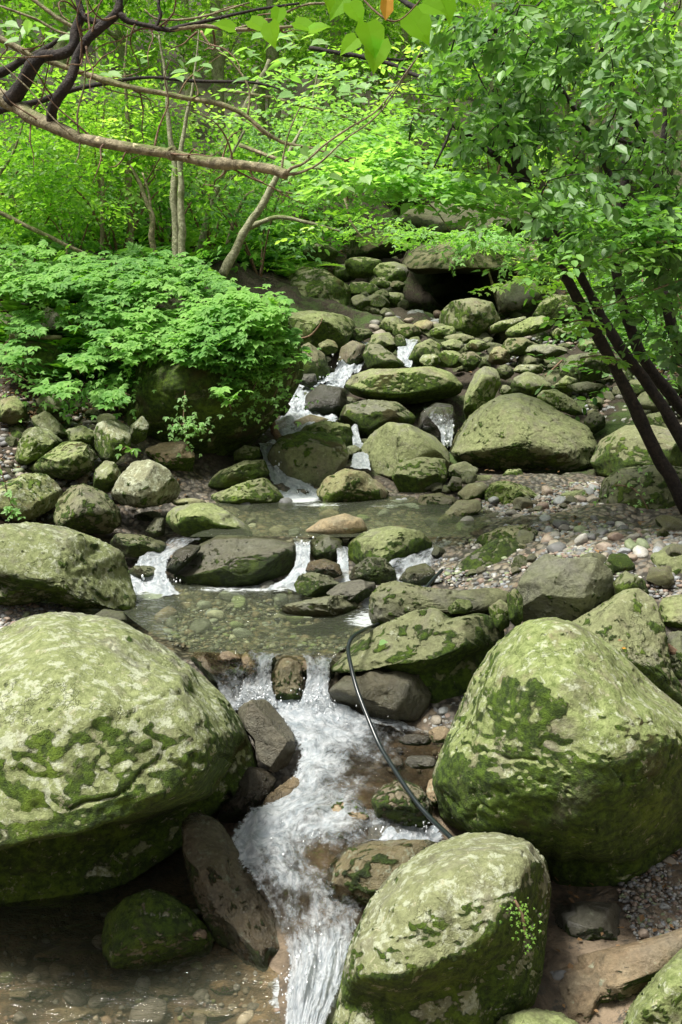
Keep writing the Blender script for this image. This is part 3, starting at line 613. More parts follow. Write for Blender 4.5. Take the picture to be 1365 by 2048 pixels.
# ---- cascade above the upper pool
B(11.0, [(533,910),(558,872),(600,862),(650,862),(690,880),(700,915),(680,968),(640,982),(590,984),(553,955)], (610,915),
  'green topped boulder splitting the cascade above the upper pool', moss=.58, side=-.4, lich=.3, warm=.7, dark=.15, algae=1, T=.5, seed=100)
B(11.7, [(585,880),(610,850),(650,840),(700,848),(712,880),(700,910),(620,900)], (660,875), 'mossy rock behind the green topped cascade boulder', moss=.6, warm=.7, dark=.15, algae=1, T=.3, seed=101)
B(10.2, [(630,985),(650,955),(690,936),(730,943),(762,965),(785,992),(760,1008),(700,1014),(650,1012)], (705,980),
  'brown boulder with a smooth tan shoulder at the back of the upper pool', moss=.35, side=.2, warm=1, lich=.4, algae=.7, dark=.1, T=.35, seed=102)
B(11.2, [(718,900),(740,870),(775,843),(820,848),(872,873),(902,905),(897,950),(870,987),(820,992),(780,967),(733,940)], (800,930),
  'pale cream green boulder with a ridged top right of the cascade', moss=.18, side=.1, lich=.3, warm=.5, algae=1.15, T=.55, ang=.85, seed=103)
B(10.5, [(782,955),(798,925),(840,913),(892,916),(897,950),(886,982),(840,994),(800,987)], (835,965),
  'mossy block leaning against the pale cream green boulder', moss=.55, side=.3, warm=.7, algae=1.1, dark=.15, T=.3, ang=.9, seed=104)
B(11.7, [(897,908),(910,870),(940,830),(965,810),(1000,790),(1040,785),(1082,799),(1130,828),(1177,850),(1197,890),(1197,937),(1150,953),(1050,955),(960,948),(905,930)], (1040,890),
  'very large smooth greenish boulder above the gravel bar', moss=.22, side=.2, lich=.15, warm=.6, algae=.9, dark=.1, T=.9, seed=105, n=7, ang=.3)
B(12.6, [(926,820),(930,790),(950,743),(970,731),(995,738),(1006,765),(988,800),(960,850),(935,870)], (965,800),
  'upright blunt boulder behind the very large smooth one', moss=.2, algae=1, lich=.2, warm=.4, T=.35, seed=106)
B(13.2, [(688,770),(705,750),(740,737),(800,737),(860,731),(902,743),(928,770),(922,792),(870,803),(800,812),(740,802),(700,787)], (800,790),
  'wide flat table rock over the upper cascade', moss=.30, side=.6, lich=.4, warm=.75, algae=1, T=.7, seed=107, n=6, ang=.6, under=([(680,785),(800,795),(930,780)], .7, 20))
B(12.5, [(676,840),(688,810),(730,798),(800,803),(838,838),(812,862),(760,885),(700,875)], (750,840), 'dark mossy rock below the table rock', moss=.65, dark=.35, lich=.5, algae=.9, T=.4, seed=108)
B(12.2, [(832,870),(842,825),(870,805),(905,808),(918,850),(910,895),(870,900)], (875,850), 'black wet rock behind the thin right hand fall', moss=.05, wet=1, dark=.9, algae=0, lich=.1, T=.3, seed=109)
B(12.9, [(606,830),(612,790),(640,768),(690,775),(697,810),(680,832),(640,835)], (650,805), 'black glistening rock in the middle of the cascade', moss=.05, wet=1, dark=.8, algae=0, lich=.2, T=.25, seed=110)
B(12.5, [(553,880),(575,845),(620,828),(680,840),(670,880),(620,900),(565,905)], (615,865), 'tan slab with water sheeting over it', moss=.15, wet=.8, warm=1, algae=.5, T=.2, seed=111)
B(13.6, [(597,768),(603,748),(632,747),(636,768),(620,776)], (615,760), 'square charcoal block at the edge of the upper cascade', moss=0, wet=.5, dark=.65, algae=0, warm=0, lich=0, T=.12, ang=1, seed=112)
B(14.2, [(595,740),(590,700),(618,683),(652,710),(662,745),(640,770),(608,762)], (628,725), 'dark mossy rock left of the upper white cascade', moss=.5, dark=.45, warm=.6, T=.35, seed=113)
B(15.3, [(543,650),(560,626),(620,620),(690,627),(714,645),(707,668),(690,700),(640,720),(580,700),(555,680)], (630,665),
  'flat ledge rock with a yellow green top left of the upper stream', moss=.4, side=.3, warm=.6, algae=1.1, dark=.1, T=.5, ang=.8, seed=114)
B(14.8, [(675,725),(682,695),(705,680),(735,690),(738,715),(700,740)], (705,710), 'round tan rock with water sliding over it', moss=.1, wet=.8, warm=.9, algae=.6, T=.25, seed=115)
B(14.3, [(725,712),(735,683),(760,688),(818,732),(790,740),(735,738)], (760,722), 'dark wedge shaped mossy rock above the table rock', moss=.6, dark=.3, lich=.4, T=.25, seed=116)
B(15.2, [(735,692),(745,668),(780,664),(795,690),(788,707),(760,705)], (765,690), 'flat green stone between the two upper falls', moss=.4, algae=1.1, T=.2, ang=.9, seed=117)
B(14.6, [(815,720),(830,690),(860,676),(884,690),(880,725),(840,735)], (850,710), 'round green boulder right of the second upper fall', moss=.5, algae=1, lich=.3, T=.25, seed=118)
B(15.8, [(675,670),(690,655),(740,658),(752,672),(720,685),(690,684)], (712,672), 'long dark mossy rock at the lip of the upper fall', moss=.6, algae=1, dark=.3, T=.2, seed=119)
B(16.3, [(876,660),(880,625),(905,600),(945,595),(985,603),(1003,640),(990,665),(940,685),(895,675)], (945,650),
  'large oval green boulder in front of the cave', moss=.42, side=.2, warm=.7, lich=.5, algae=1, dark=.1, T=.5, seed=120)
B(17.5, [(992,585),(1010,570),(1040,556),(1067,560),(1082,590),(1065,612),(1030,625),(998,625)], (1020,600), 'pale grey boulder at the right end of the cave', moss=.08, side=.2, warm=.3, algae=.35, T=.45, seed=121, ang=.3)
B(16.6, [(1062,635),(1080,605),(1105,588),(1140,590),(1160,620),(1145,645),(1110,650)], (1110,625), 'yellow green boulder behind the leaning dark stems', moss=.4, warm=.7, algae=1.1, T=.35, seed=122)
B(15.6, [(1008,668),(1018,655),(1060,634),(1090,630),(1112,655),(1085,665),(1050,674),(1020,680)], (1060,660), 'smooth sloping green rock right of the oval boulder', moss=.35, algae=1.15, warm=.4, T=.3, seed=123)
B(15.9, [(972,655),(1000,642),(1060,630),(1045,650),(1000,665),(980,670)], (1010,655), 'thin lichened slab beside the oval boulder', moss=.3, lich=.8, algae=.9, T=.2, seed=124)
B(14.9, [(998,698),(1015,676),(1050,675),(1080,690),(1055,712),(1010,712)], (1040,697), 'brown mossy rock in the middle of the right boulder field', moss=.45, warm=.9, algae=.9, dark=.2, T=.25, seed=125)
B(14.2, [(1048,702),(1060,690),(1095,687),(1133,695),(1137,707),(1100,720),(1062,714)], (1095,708), 'pale flat topped slab in the right boulder field', moss=.12, lich=.5, warm=.3, algae=.6, T=.22, ang=.9, seed=126)
B(13.7, [(1118,730),(1140,710),(1190,703),(1225,715),(1220,755),(1150,775),(1120,765)], (1165,745), 'dark hollowed boulder behind the evergreen stems', moss=.25, dark=.5, algae=.8, T=.35, seed=127)
B(12.9, [(1018,782),(1028,755),(1055,742),(1085,753),(1108,772),(1092,797),(1050,803),(1028,800)], (1060,780), 'round grey green boulder resting behind the very large smooth one', moss=.3, algae=.9, dark=.15, T=.28, seed=128)
B(12.5, [(1070,797),(1085,780),(1112,777),(1150,800),(1170,827),(1150,834),(1100,815)], (1120,812), 'oblong stone leaning on the shoulder of the very large smooth boulder', moss=.2, lich=.5, algae=1, T=.2, seed=129)
B(13.0, [(1098,778),(1115,765),(1132,750),(1155,758),(1152,782),(1125,788)], (1130,772), 'small tilted green stone behind the oblong one', moss=.3, algae=1, T=.15, seed=130)
B(10.7, [(1178,925),(1200,880),(1250,850),(1320,848),(1390,870),(1390,950),(1250,968),(1200,955)], (1260,915), 'mossy boulder behind the dark leaning stems', moss=.5, warm=.7, algae=.95, dark=.2, T=.5, seed=131)
B(9.35, [(1196,1002),(1205,960),(1240,935),(1320,928),(1420,940),(1420,1075),(1300,1080),(1220,1066),(1200,1035)], (1300,1010), 'big dark round boulder with small leaves at the foot of the evergreen', moss=.5, side=.1, dark=.5, algae=.9, lich=.1, T=.5, seed=132, n=6, ang=.2)
B(6.95, [(1286,1140),(1300,1105),(1340,1088),(1420,1085),(1420,1195),(1320,1195),(1292,1172)], (1345,1150), 'smooth grey green boulder at the right edge above the crag', moss=.15, algae=.9, dark=.2, T=.3, seed=133, ang=.2)
B(6.4, [(1310,1225),(1325,1195),(1360,1188),(1420,1195),(1420,1270),(1340,1275),(1320,1260)], (1360,1235), 'pale yellowish rock at the right edge below the grey green boulder', moss=.2, warm=.7, algae=.9, T=.2, ang=.8, seed=134)
B(6.3, [(1235,1215),(1225,1165),(1250,1140),(1290,1160),(1300,1190),(1275,1200)], (1262,1185), 'shadowed mossy stone between the grey slab and the crag', moss=.6, dark=.4, algae=.8, T=.2, seed=135)
B(6.1, [(1320,1300),(1335,1265),(1365,1260),(1400,1300),(1390,1400),(1345,1380)], (1360,1320), 'dark rock behind the right flank of the crag', moss=.4, dark=.5, T=.2, seed=136)
B(9.75, [(966,988),(985,963),(1010,960),(1060,974),(1085,997),(1072,1012),(1030,1022),(978,1018)], (1020,1000), 'brown green mossy rock on the edge of the gravel bar', moss=.5, side=.1, warm=.8, algae=1, T=.28, ang=.7, seed=140)
B(10.0, [(913,988),(935,968),(965,963),(980,975),(967,997),(930,1008)], (945,990), 'smooth pale stone beside the brown green mossy rock', moss=.05, warm=.6, algae=.5, T=.18, ang=.2, seed=141)
B(9.3, [(870,1045),(915,1000),(960,998),(968,1018),(930,1045),(890,1055)], (920,1030), 'pale slab sloping into the upper pool', moss=.15, warm=.7, algae=.6, wet=.3, T=.15, seed=142)
B(9.9, [(832,1010),(840,990),(880,985),(912,995),(915,1012),(870,1020)], (872,1005), 'wet brown rock at the back margin of the upper pool', moss=.3, wet=.7, warm=.8, dark=.2, T=.16, seed=143)
B(10.5, [(998,958),(1015,939),(1042,937),(1052,957),(1032,967)], (1025,953), 'small mossy round stone at the foot of the very large smooth boulder', moss=.65, algae=1, T=.13, seed=144)
B(10.4, [(930,970),(955,950),(985,950),(988,968),(955,980)], (960,966), 'small green sloping stone near the pale stone', moss=.4, algae=1, T=.13, seed=145)
B(10.6, [(892,955),(900,930),(930,922),(960,938),(945,958),(915,965)], (925,945), 'grey green block below the left tip of the very large smooth boulder', moss=.15, algae=.8, dark=.1, T=.17, ang=1, seed=146)
B(10.2, [(893,975),(905,952),(922,955),(926,976),(908,984)], (910,970), 'small dark cube shaped stone near the pale cream green boulder', moss=.1, dark=.4, algae=.3, T=.1, ang=1, seed=147)
B(10.2, [(1165,985),(1185,960),(1210,975),(1205,1000),(1180,1003)], (1188,985), 'small sandy stone left of the big dark round boulder', moss=.1, warm=.7, algae=.4, T=.12, seed=148)
B(9.6, [(1115,1000),(1125,985),(1170,978),(1195,990),(1180,1002),(1140,1006)], (1155,995), 'flat greenish stone lying on the gravel bar', moss=.1, algae=.8, T=.08, seed=149)
# ---- lower right
B(4.5, [(1088,1872),(1092,1812),(1160,1802),(1232,1804),(1262,1840),(1268,1890),(1232,1914),(1150,1902),(1100,1892)], (1180,1855),
  'dark wet slab with white stripes in the lower right corner', moss=.2, wet=.6, warm=.1, dark=.5, algae=.15, lich=.3, T=.2, ang=1, seed=150)
B(4.85, [(1215,1795),(1240,1765),(1290,1752),(1335,1770),(1350,1810),(1300,1835),(1240,1830)], (1285,1800), 'brown mottled stone beside the striped slab', moss=.3, wet=.4, warm=1, dark=.1, algae=.5, T=.14, seed=151)
B(3.75, [(1232,2080),(1260,2010),(1310,1950),(1370,1888),(1460,1860),(1470,2150),(1240,2150)], (1360,2030), 'smooth yellow green boulder cut off by the lower right corner', moss=.2, side=.3, lich=.7, warm=.6, algae=1.15, T=.3, seed=152, n=6)
B(3.65, [(980,2070),(1000,2032),(1060,2015),(1122,2022),(1168,2052),(1180,2130),(980,2130)], (1070,2075), 'low green boulder at the bottom edge below the striped slab', moss=.3, warm=.4, algae=1.1, T=.2, seed=153)
B(4.08, [(1085,1975),(1110,1925),(1180,1905),(1280,1880),(1400,1845),(1420,1920),(1300,1985),(1200,2010),(1180,2070),(1110,2060)], (1200,1965), 'brown water worn shelf under the striped slab', moss=.05, wet=.6, warm=1, dark=0, algae=.1, T=.16, seed=154, n=6)
for i_, (x_, y_, w_, h_, wm_, lab_) in enumerate([(215,1975,50,18,1.0,'flat salmon coloured stone under the shallow lower pool'),(100,1915,34,12,.9,'yellowish flat stone under the far side of the shallow lower pool'),(60,1990,46,16,.2,'grey flat stone under the shallow lower pool'),
   (330,1985,40,14,.6,'mottled flat stone under the lower pool in front of the mossy rock'),(450,1975,34,16,1.0,'reddish flat stone under the lower pool near the rapids'),(150,2030,70,18,.5,'broad tan slab under the nearest part of the lower pool'),(420,2030,60,14,.4,'pale slab under the nearest edge of the lower pool')]):
    gp_ = ghit(x_, y_); B(float(gp_[1]), [(x_ - w_, y_), (x_ - w_*.7, y_ - h_*.8), (x_, y_ - h_), (x_ + w_*.8, y_ - h_*.7), (x_ + w_, y_ + 2), (x_ + w_*.6, y_ + h_*.8), (x_ - w_*.4, y_ + h_)], (x_, y_), lab_, moss=0, lich=.2, warm=wm_, algae=.05, wet=.1, T=.08, seed=180 + i_, name='stone', cat='stone', n=4)
COL.objects[-1]['strata'] = 0.0
[o for o in COL.objects if o.get('label') == 'dark wet slab with white stripes in the lower right corner'][0]['strata'] = 1.0
# ---- ledge stones
B(6.25, [(375,1312),(400,1298),(450,1303),(500,1300),(515,1340),(500,1390),(470,1410),(430,1380),(395,1340)], (450,1360), 'dark pebbly ledge rock under the left part of the waterfall', moss=.35, wet=1, warm=.9, dark=.4, lich=.5, algae=.1, T=.16, seed=160, rough=1.6)
B(6.2, [(432,1318),(445,1303),(470,1300),(485,1315),(475,1330),(445,1332)], (458,1318), 'pinkish stone sitting on the lip of the ledge waterfall', moss=0, wet=.6, warm=1, dark=.05, algae=0, lich=.2, T=.06, seed=161)
B(6.2, [(482,1315),(495,1298),(512,1305),(515,1345),(500,1362),(485,1345)], (500,1330), 'rosy stone with water pouring round it on the ledge', moss=0, wet=.6, warm=1, algae=.1, lich=.2, T=.07, seed=162)
B(6.12, [(543,1345),(560,1315),(585,1310),(606,1330),(610,1380),(600,1415),(560,1418),(545,1390)], (575,1370), 'upright ochre rock standing between the two spouts of the ledge waterfall', moss=.2, wet=.8, warm=1, dark=.05, algae=.5, lich=.4, T=.1, seed=163)
B(6.2, [(598,1335),(605,1318),(628,1318),(636,1335),(625,1350),(605,1350)], (616,1335), 'orange brown stone at the head of the right spout', moss=0, wet=.7, warm=1, algae=.1, T=.06, seed=164)
B(6.3, [(510,1325),(525,1308),(550,1310),(555,1330),(535,1360),(515,1360)], (530,1335), 'dark mossy stone behind the left spout', moss=.6, wet=.9, dark=.4, T=.1, seed=165)
B(6.3, [(630,1330),(655,1312),(680,1330),(670,1380),(645,1400),(632,1370)], (652,1355), 'black wet stone at the right end of the ledge waterfall', moss=.2, wet=1, dark=.7, T=.12, seed=166)
# ---- upper background: slabs around the cave
B(18.2, [(505,605),(530,548),(590,530),(650,538),(700,572),(722,622),(702,645),(600,645),(538,625)], (620,605), 'long mossy rock slope left of the cave', moss=.65, side=.1, warm=.7, lich=.4, algae=1, T=1.0, seed=170, n=6)
B(19.5, [(800,530),(820,495),(880,478),(960,472),(1045,488),(1110,515),(1075,556),(990,552),(900,546),(835,552)], (950,530),
  'great overhanging slab forming the roof of the dark cave', moss=.4, side=-.1, warm=.8, algae=.6, dark=.6, lich=.3, T=2.8, seed=171, n=6, ang=.4, under=([(800,530),(950,535),(1110,530)], .5, 20))
B(22.8, [(780,660),(790,540),(850,500),(960,490),(1080,520),(1100,640),(1000,690),(850,690)], (930,610), 'inner rock wall of the cave with its deep shade painted in black', moss=.2, dark=1, algae=.2, warm=.3, T=.9, seed=172)  # darkest rock tone paints the shade of the cave void
B(20.0, [(735,600),(740,545),(765,510),(800,520),(808,575),(800,625),(755,640)], (770,580), 'dark rock pillar at the left side of the cave mouth', moss=.45, dark=.75, algae=.6, T=.6, seed=173)
B(20.5, [(690,520),(705,470),(780,455),(840,470),(815,505),(770,520),(720,530)], (760,495), 'dark brown rock face above and left of the cave', moss=.3, dark=.6, warm=.9, algae=.4, T=.8, seed=174)
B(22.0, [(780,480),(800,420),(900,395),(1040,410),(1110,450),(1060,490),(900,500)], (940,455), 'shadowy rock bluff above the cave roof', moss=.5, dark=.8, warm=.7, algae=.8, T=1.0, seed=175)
k_ = 0
for d_, x_, y_, w_, h_, lab_, kw in [
  (18.7,780,545,38,24,'rounded green rock high in the pile left of the cave',dict(moss=.35,algae=1)),
  (18.9,727,535,42,24,'sloping mossy slab near the top of the pile left of the cave',dict(moss=.7,algae=1)),
  (18.2,725,578,36,17,'broad flat mossed stone low in the pile left of the cave',dict(moss=.7,dark=.2)),
  (18.3,787,600,26,18,'leaf green tilted stone beside the cave floor',dict(moss=.5,algae=1)),
  (17.9,762,592,18,14,'small dark green stone left of the tilted one',dict(moss=.5,dark=.3)),
  (17.6,735,625,28,22,'dark stone low beside the mossy rock slope',dict(moss=.4,dark=.5)),
  (18.6,765,565,26,12,'thin mossy stone in the middle of the pile left of the cave',dict(moss=.6,dark=.1)),
  (18.0,795,570,16,10,'little brown stone by the cave pillar',dict(moss=.3,dark=.3,warm=.8)),
  (16.4,785,650,26,18,'grey green block at the head of the stream',dict(moss=.3,algae=1)),
  (16.0,815,665,30,20,'brown rock below the pale cobbles',dict(moss=.3,warm=.9,dark=.1)),
  (16.2,848,655,22,18,'tan angular rock right of the pale cobbles',dict(moss=.1,warm=1,algae=.5)),
  (15.1,800,685,14,18,'small dark pointed rock above the second upper fall',dict(moss=.5,dark=.4)),
  (15.4,888,665,28,16,'bright green flat stone below the oval boulder',dict(moss=.5,algae=1.1)),
  (15.0,920,678,32,12,'long two toned stone below the oval boulder',dict(moss=.2,warm=.6)),
  (14.6,955,692,26,13,'green lens shaped stone in the right boulder field',dict(moss=.3,algae=1.1)),
  (14.8,905,692,24,14,'grey green stone in the middle of the boulder field',dict(moss=.3,algae=.9)),
  (14.0,900,718,30,18,'mossy lump above the right end of the table rock',dict(moss=.6,algae=1)),
  (13.8,940,720,24,17,'dark brown mossy stone near the upright blunt boulder',dict(moss=.5,dark=.3,warm=.8)),
  (14.0,1000,712,24,20,'bumpy mossy rock with a pink top',dict(moss=.5,warm=.9)),
  (13.6,1060,740,34,12,'thin pale lichened slab above the round grey green boulder',dict(moss=.2,lich=.8)),
  (13.4,1010,745,18,15,'dark shaded stone beside the upright blunt boulder',dict(moss=.5,dark=.5)),
  (13.9,860,722,24,14,'grey lichened stone above the table rock',dict(moss=.2,lich=.9)),
  (12.6,1010,780,13,12,'small plain stone between the blunt and round boulders',dict(moss=.1,algae=.8)),
  (12.3,1190,845,26,24,'dark stone right of the very large smooth boulder',dict(moss=.5,dark=.6)),
  (12.4,1170,775,40,12,'wet looking flat grey stone in the shade',dict(moss=.1,dark=.4,wet=.5)),
  (11.6,1320,850,40,26,'shaded mossy stone behind the right hand stems',dict(moss=.5,dark=.4)),
  (14.5,1180,690,28,14,'light green flat stone in the shade behind the stems',dict(moss=.3,algae=1)),
  (14.9,1130,668,30,14,'yellowish stone seen between the stems',dict(moss=.3,algae=1.1,warm=.6)),
  (16.8,1180,615,34,24,'pale tan boulder seen between the stems',dict(moss=.15,warm=.8,algae=.6)),
  (17.2,1250,640,40,24,'leafy topped boulder in the upper right shade',dict(moss=.5,dark=.2)),
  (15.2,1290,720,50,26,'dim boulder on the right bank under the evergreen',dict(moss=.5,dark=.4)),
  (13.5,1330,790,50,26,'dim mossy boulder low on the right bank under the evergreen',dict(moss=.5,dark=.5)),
  (19.5,1060,505,40,14,'grey ledge at the right end of the cave roof',dict(moss=.3,dark=.1)),
  (18.3,640,505,40,20,'dark mossy rock under the roots above the mossy slope',dict(moss=.7,dark=.3)),
  (19.4,690,545,26,20,'brown mossy stone at the top of the mossy rock slope',dict(moss=.6,dark=.3)),
  (17.6,1085,640,16,12,'small grey stone near the leaning dark stems',dict(moss=.2)),
  (17.9,1020,632,24,12,'flat grey stone in front of the pale grey boulder',dict(moss=.2,dark=.2)),
  (16.6,655,650,24,16,'dark gap stone beside the flat ledge rock',dict(moss=.4,dark=.6)),
  (14.5,655,695,22,16,'brown cobble shaped stone beside the upper white cascade',dict(moss=.1,warm=1,wet=.3)),
  (13.2,700,805,20,12,'wet brown stone under the left end of the table rock',dict(moss=.3,wet=.6,dark=.3)),
  (11.3,705,905,24,16,'grey lichened stone in the gap beside the pale cream green boulder',dict(moss=.1,lich=.9,wet=.4)),
  (12.2,700,878,22,14,'dark mossy stone in the gap above the side fall',dict(moss=.5,dark=.4)),
  (12.4,565,815,16,16,'dark stone peeking out beside the enormous mossy boulder',dict(moss=.4,dark=.4)),
  (9.0,135,1030,30,16,'yellow mossed stone between two left boulders',dict(moss=.6,algae=1.1)),
  (9.6,25,1005,40,22,'grey stone in the left corner behind the layered boulder',dict(moss=.2,dark=.2)),
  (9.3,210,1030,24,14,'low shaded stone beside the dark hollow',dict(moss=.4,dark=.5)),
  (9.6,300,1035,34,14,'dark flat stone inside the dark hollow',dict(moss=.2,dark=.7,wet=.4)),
  (9.2,380,1005,36,10,'thin sandy slab behind the bright yellow green boulder',dict(moss=.1,warm=.8)),
  (5.2,1340,1735,34,24,'purple brown stone by the flank of the huge domed boulder',dict(moss=.05,warm=.4,dark=.4,algae=0)),
  (5.05,1255,1745,14,14,'small brown stone beside the purple one',dict(moss=0,warm=.8,dark=.4,algae=0)),
  (4.55,1300,1870,14,10,'reddish pebble sized stone right of the striped slab',dict(moss=0,warm=1,algae=0)),
  (5.3,880,1470,26,18,'tan stone in the riffle left of the huge domed boulder',dict(moss=.1,warm=1,wet=.6,algae=.1)),
  (5.2,870,1585,20,30,'cream scabbed rock touching the huge domed boulder',dict(moss=.1,warm=1,algae=.1,lich=.9)),
  (5.55,830,1480,40,14,'dark wet stone in the riffle under the hose',dict(moss=.1,wet=1,dark=.6,algae=0)),
  (5.3,840,1525,36,16,'flat black stone in the riffle beside the huge domed boulder',dict(moss=.1,wet=1,dark=.5,algae=0)),
  (4.45,395,1870,22,14,'brown stone between the mossy pool rock and the long leaning rock',dict(moss=.1,wet=.5,warm=1,algae=0)),
  (4.75,395,1825,14,8,'small white stone above the mossy pool rock',dict(moss=0,warm=.6,algae=0,lich=1.2)),
]:
    k_ += 1; rr_ = random.Random(500 + k_)
    pts_ = []
    for a_ in range(9):
        th_ = a_ / 9 * 2 * math.pi + rr_.uniform(-.15, .15); q_ = rr_.uniform(.86, 1.12)
        pts_.append((x_ + math.cos(th_) * w_ * q_, y_ - math.sin(th_) * h_ * q_))
    B(d_, pts_, (x_ + rr_.uniform(-.15, .15) * w_, y_ + .2 * h_), lab_, seed=500 + k_, name='stone', cat='stone', ang=.75,
      **{**dict(moss=.3, lich=.3, warm=.4, algae=.8), **kw})

# ---- loose stones: shared shapes, one object each
PEB = []
for i in range(8):
    V_, F_ = blob(3, (1, random.uniform(.65, .95), random.uniform(.45, .7)), 900 + i, .8, 8, .1)
    PEB.append((V_, F_))
for i in range(8):
    V_, F_ = blob(4, (1, random.uniform(.6, .95), random.uniform(.45, .75)), 940 + i, 1.0, 11, .07)
    PEB.append((V_, F_))
def inpoly(x, y, poly):
    poly = np.asarray(poly, float); x = np.asarray(x); y = np.asarray(y); c = np.zeros(x.shape, bool); n = len(poly)
    for i in range(n):
        x1, y1 = poly[i]; x2, y2 = poly[i - 1]
        c ^= ((y1 > y) != (y2 > y)) & (x < (x2 - x1) * (y - y1) / (y2 - y1 + 1e-9) + x1)
    return c
def sample_poly(poly, n, rng=RNG):
    poly = np.asarray(poly, float); out = np.zeros((0, 2)); lo, hi = poly.min(0), poly.max(0)
    while len(out) < n:
        q = rng.uniform(lo, hi, (n * 3, 2)); out = np.concatenate([out, q[inpoly(q[:, 0], q[:, 1], poly)]])
    return out[:n]
_coh = {}
def cobbles(poly, n, smin, smax, label, group, mat=M_PEB, sink=.3, props=None, name='cobble', cat='cobble', seed=1):
    rng = np.random.default_rng(seed); pts = sample_poly(poly, n, rng); G = ghit(pts[:, 0], pts[:, 1])
    for i in range(n):
        k = int(rng.integers(8)) + (8 if mat is M_ROCK else 0); key = (k, mat.name)
        if key not in _coh:
            me = bpy.data.meshes.new(name); me.from_pydata(PEB[k][0].tolist(), [], PEB[k][1].tolist())
            me.polygons.foreach_set('use_smooth', np.full(len(me.polygons), True)); me.materials.append(mat); _coh[key] = me
        o = bpy.data.objects.new(name, _coh[key]); COL.objects.link(o)
        s = smin * (smax / smin) ** (rng.random() ** 1.5)
        o.location = (G[i, 0], G[i, 1], G[i, 2] + s * .55 * (1 - sink)); o.scale = (s, s, s)
        o.rotation_euler = (rng.normal() * .25, rng.normal() * .25, rng.uniform(0, 6.28))
        for a, b in (props or {}).items(): o[a] = float(np.clip(b + rng.normal() * .15, 0, 1.3))
        tag(o, label, cat, group)
BAR = [(905,1060),(960,1000),(1040,1015),(1085,985),(1190,955),(1210,1050),(1365,1070),(1365,1110),(1290,1120),(1230,1130),(1080,1105),(1000,1045)]
cobbles(BAR, 120, .03, .09, 'rounded grey or tan cobble lying loose on the gravel bar right of the upper pool', 'cobbles on the gravel bar', seed=2)
cobbles([(0,1215),(60,1205),(150,1222),(60,1245),(0,1290)], 26, .025, .05, 'small cobble on the gravel patch behind the huge pale boulder', 'cobbles on the left gravel', seed=3)
cobbles([(720,655),(790,630),(880,632),(870,665),(800,680),(730,680)], 24, .07, .16, 'pale washed cobble at the head of the stream before the cave', 'pale cobbles before the cave', seed=4)
cobbles([(1230,1710),(1365,1690),(1365,1850),(1290,1880),(1260,1800)], 30, .018, .05, 'reddish brown cobble in the lower right corner under the huge domed boulder', 'cobbles in the lower right corner', seed=5)
RP = dict(moss=.4, side=.1, lichen=.4, wet=0, warm=.5, dark=.15, algae=.9)
cobbles([(990,680),(1180,650),(1365,640),(1365,840),(1180,830),(1040,740),(990,730)], 60, .09, .26, 'mossy stone lost among many in the right boulder field', 'stones of the right boulder field', M_ROCK, .25, RP, 'stone', 'stone', 6)
cobbles([(820,690),(990,670),(1010,740),(940,740),(850,730)], 26, .08, .2, 'mossy stone in the jumble above the table rock', 'stones above the table rock', M_ROCK, .25, RP, 'stone', 'stone', 7)
cobbles([(0,780),(180,800),(250,840),(200,960),(0,960)], 34, .06, .17, 'broken mossy stone filling the left rock pile', 'stones of the left rock pile', M_ROCK, .25, dict(RP, dark=.3), 'stone', 'stone', 8)
cobbles([(690,500),(800,500),(810,620),(760,650),(700,600)], 34, .12, .3, 'dark mossy stone in the jumble left of the cave', 'stones left of the cave', M_ROCK, .25, dict(RP, dark=.45), 'stone', 'stone', 9)
cobbles([(540,640),(700,690),(740,760),(700,880),(600,870),(560,780)], 24, .08, .2, 'dark wet stone along the cascade', 'stones along the cascade', M_ROCK, .25, dict(RP, dark=.5, wet=.7), 'stone', 'stone', 10)
cobbles([(280,1180),(700,1180),(690,1290),(350,1290)], 46, .04, .12, 'rounded stone on the bed of the middle pool under clear water', 'bed stones of the middle pool', M_PEB, .6, None, 'stone', 'stone', 11)
cobbles([(430,1000),(980,1005),(960,1075),(640,1075),(450,1060)], 36, .05, .13, 'rounded stone on the bed of the upper pool under clear water', 'bed stones of the upper pool', M_PEB, .6, None, 'stone', 'stone', 12)
cobbles([(0,1830),(200,1850),(230,1940),(440,1920),(540,2000),(540,2048),(0,2048)], 26, .03, .10, 'rounded stone on the bed of the shallow lower pool', 'bed stones of the lower pool', M_PEB, .6, None, 'stone', 'stone', 13)
cobbles([(850,1420),(930,1400),(900,1480),(870,1560),(780,1560),(760,1500)], 22, .02, .05, 'small tan stone in the riffle beside the huge domed boulder', 'small stones beside the rapids', M_PEB, .4, None, 'cobble', 'cobble', 14)

def gravel(poly, n, smin, smax, seed, name='gravel'):
    rng = np.random.default_rng(seed); pts = sample_poly(poly, n, rng); G = ghit(pts[:, 0], pts[:, 1])
    V0, F0 = ico(1); Vs = []; Fs = []; m = len(V0)
    for i in range(n):
        s = smin * (smax / smin) ** (rng.random() ** 1.6)
        v = V0 * rng.uniform(.75, 1.2, (m, 1)) * np.array([1, rng.uniform(.6, 1), rng.uniform(.4, .7)]) * s
        a = rng.uniform(0, 6.28); c_, s_ = math.cos(a), math.sin(a); v = v @ np.array([[c_, -s_, 0], [s_, c_, 0], [0, 0, 1]]); tl = rng.normal() * .4
        c_, s_ = math.cos(tl), math.sin(tl); v = v @ np.array([[1, 0, 0], [0, c_, -s_], [0, s_, c_]])
        Vs.append(v + G[i] + [0, 0, s * .25]); Fs.append(F0 + i * m)
    o = link_mesh(name, np.concatenate(Vs), np.concatenate(Fs), M_PEB); return tag(o, kind='stuff')
cobbles([(1100,1930),(1230,1900),(1365,1840),(1365,1900),(1250,2000),(1110,2010)], 26, .012, .05, 'small wet stone scattered on the brown shelf in the lower right', 'stones on the brown shelf', M_PEB, .4, None, 'stone', 'stone', 15)
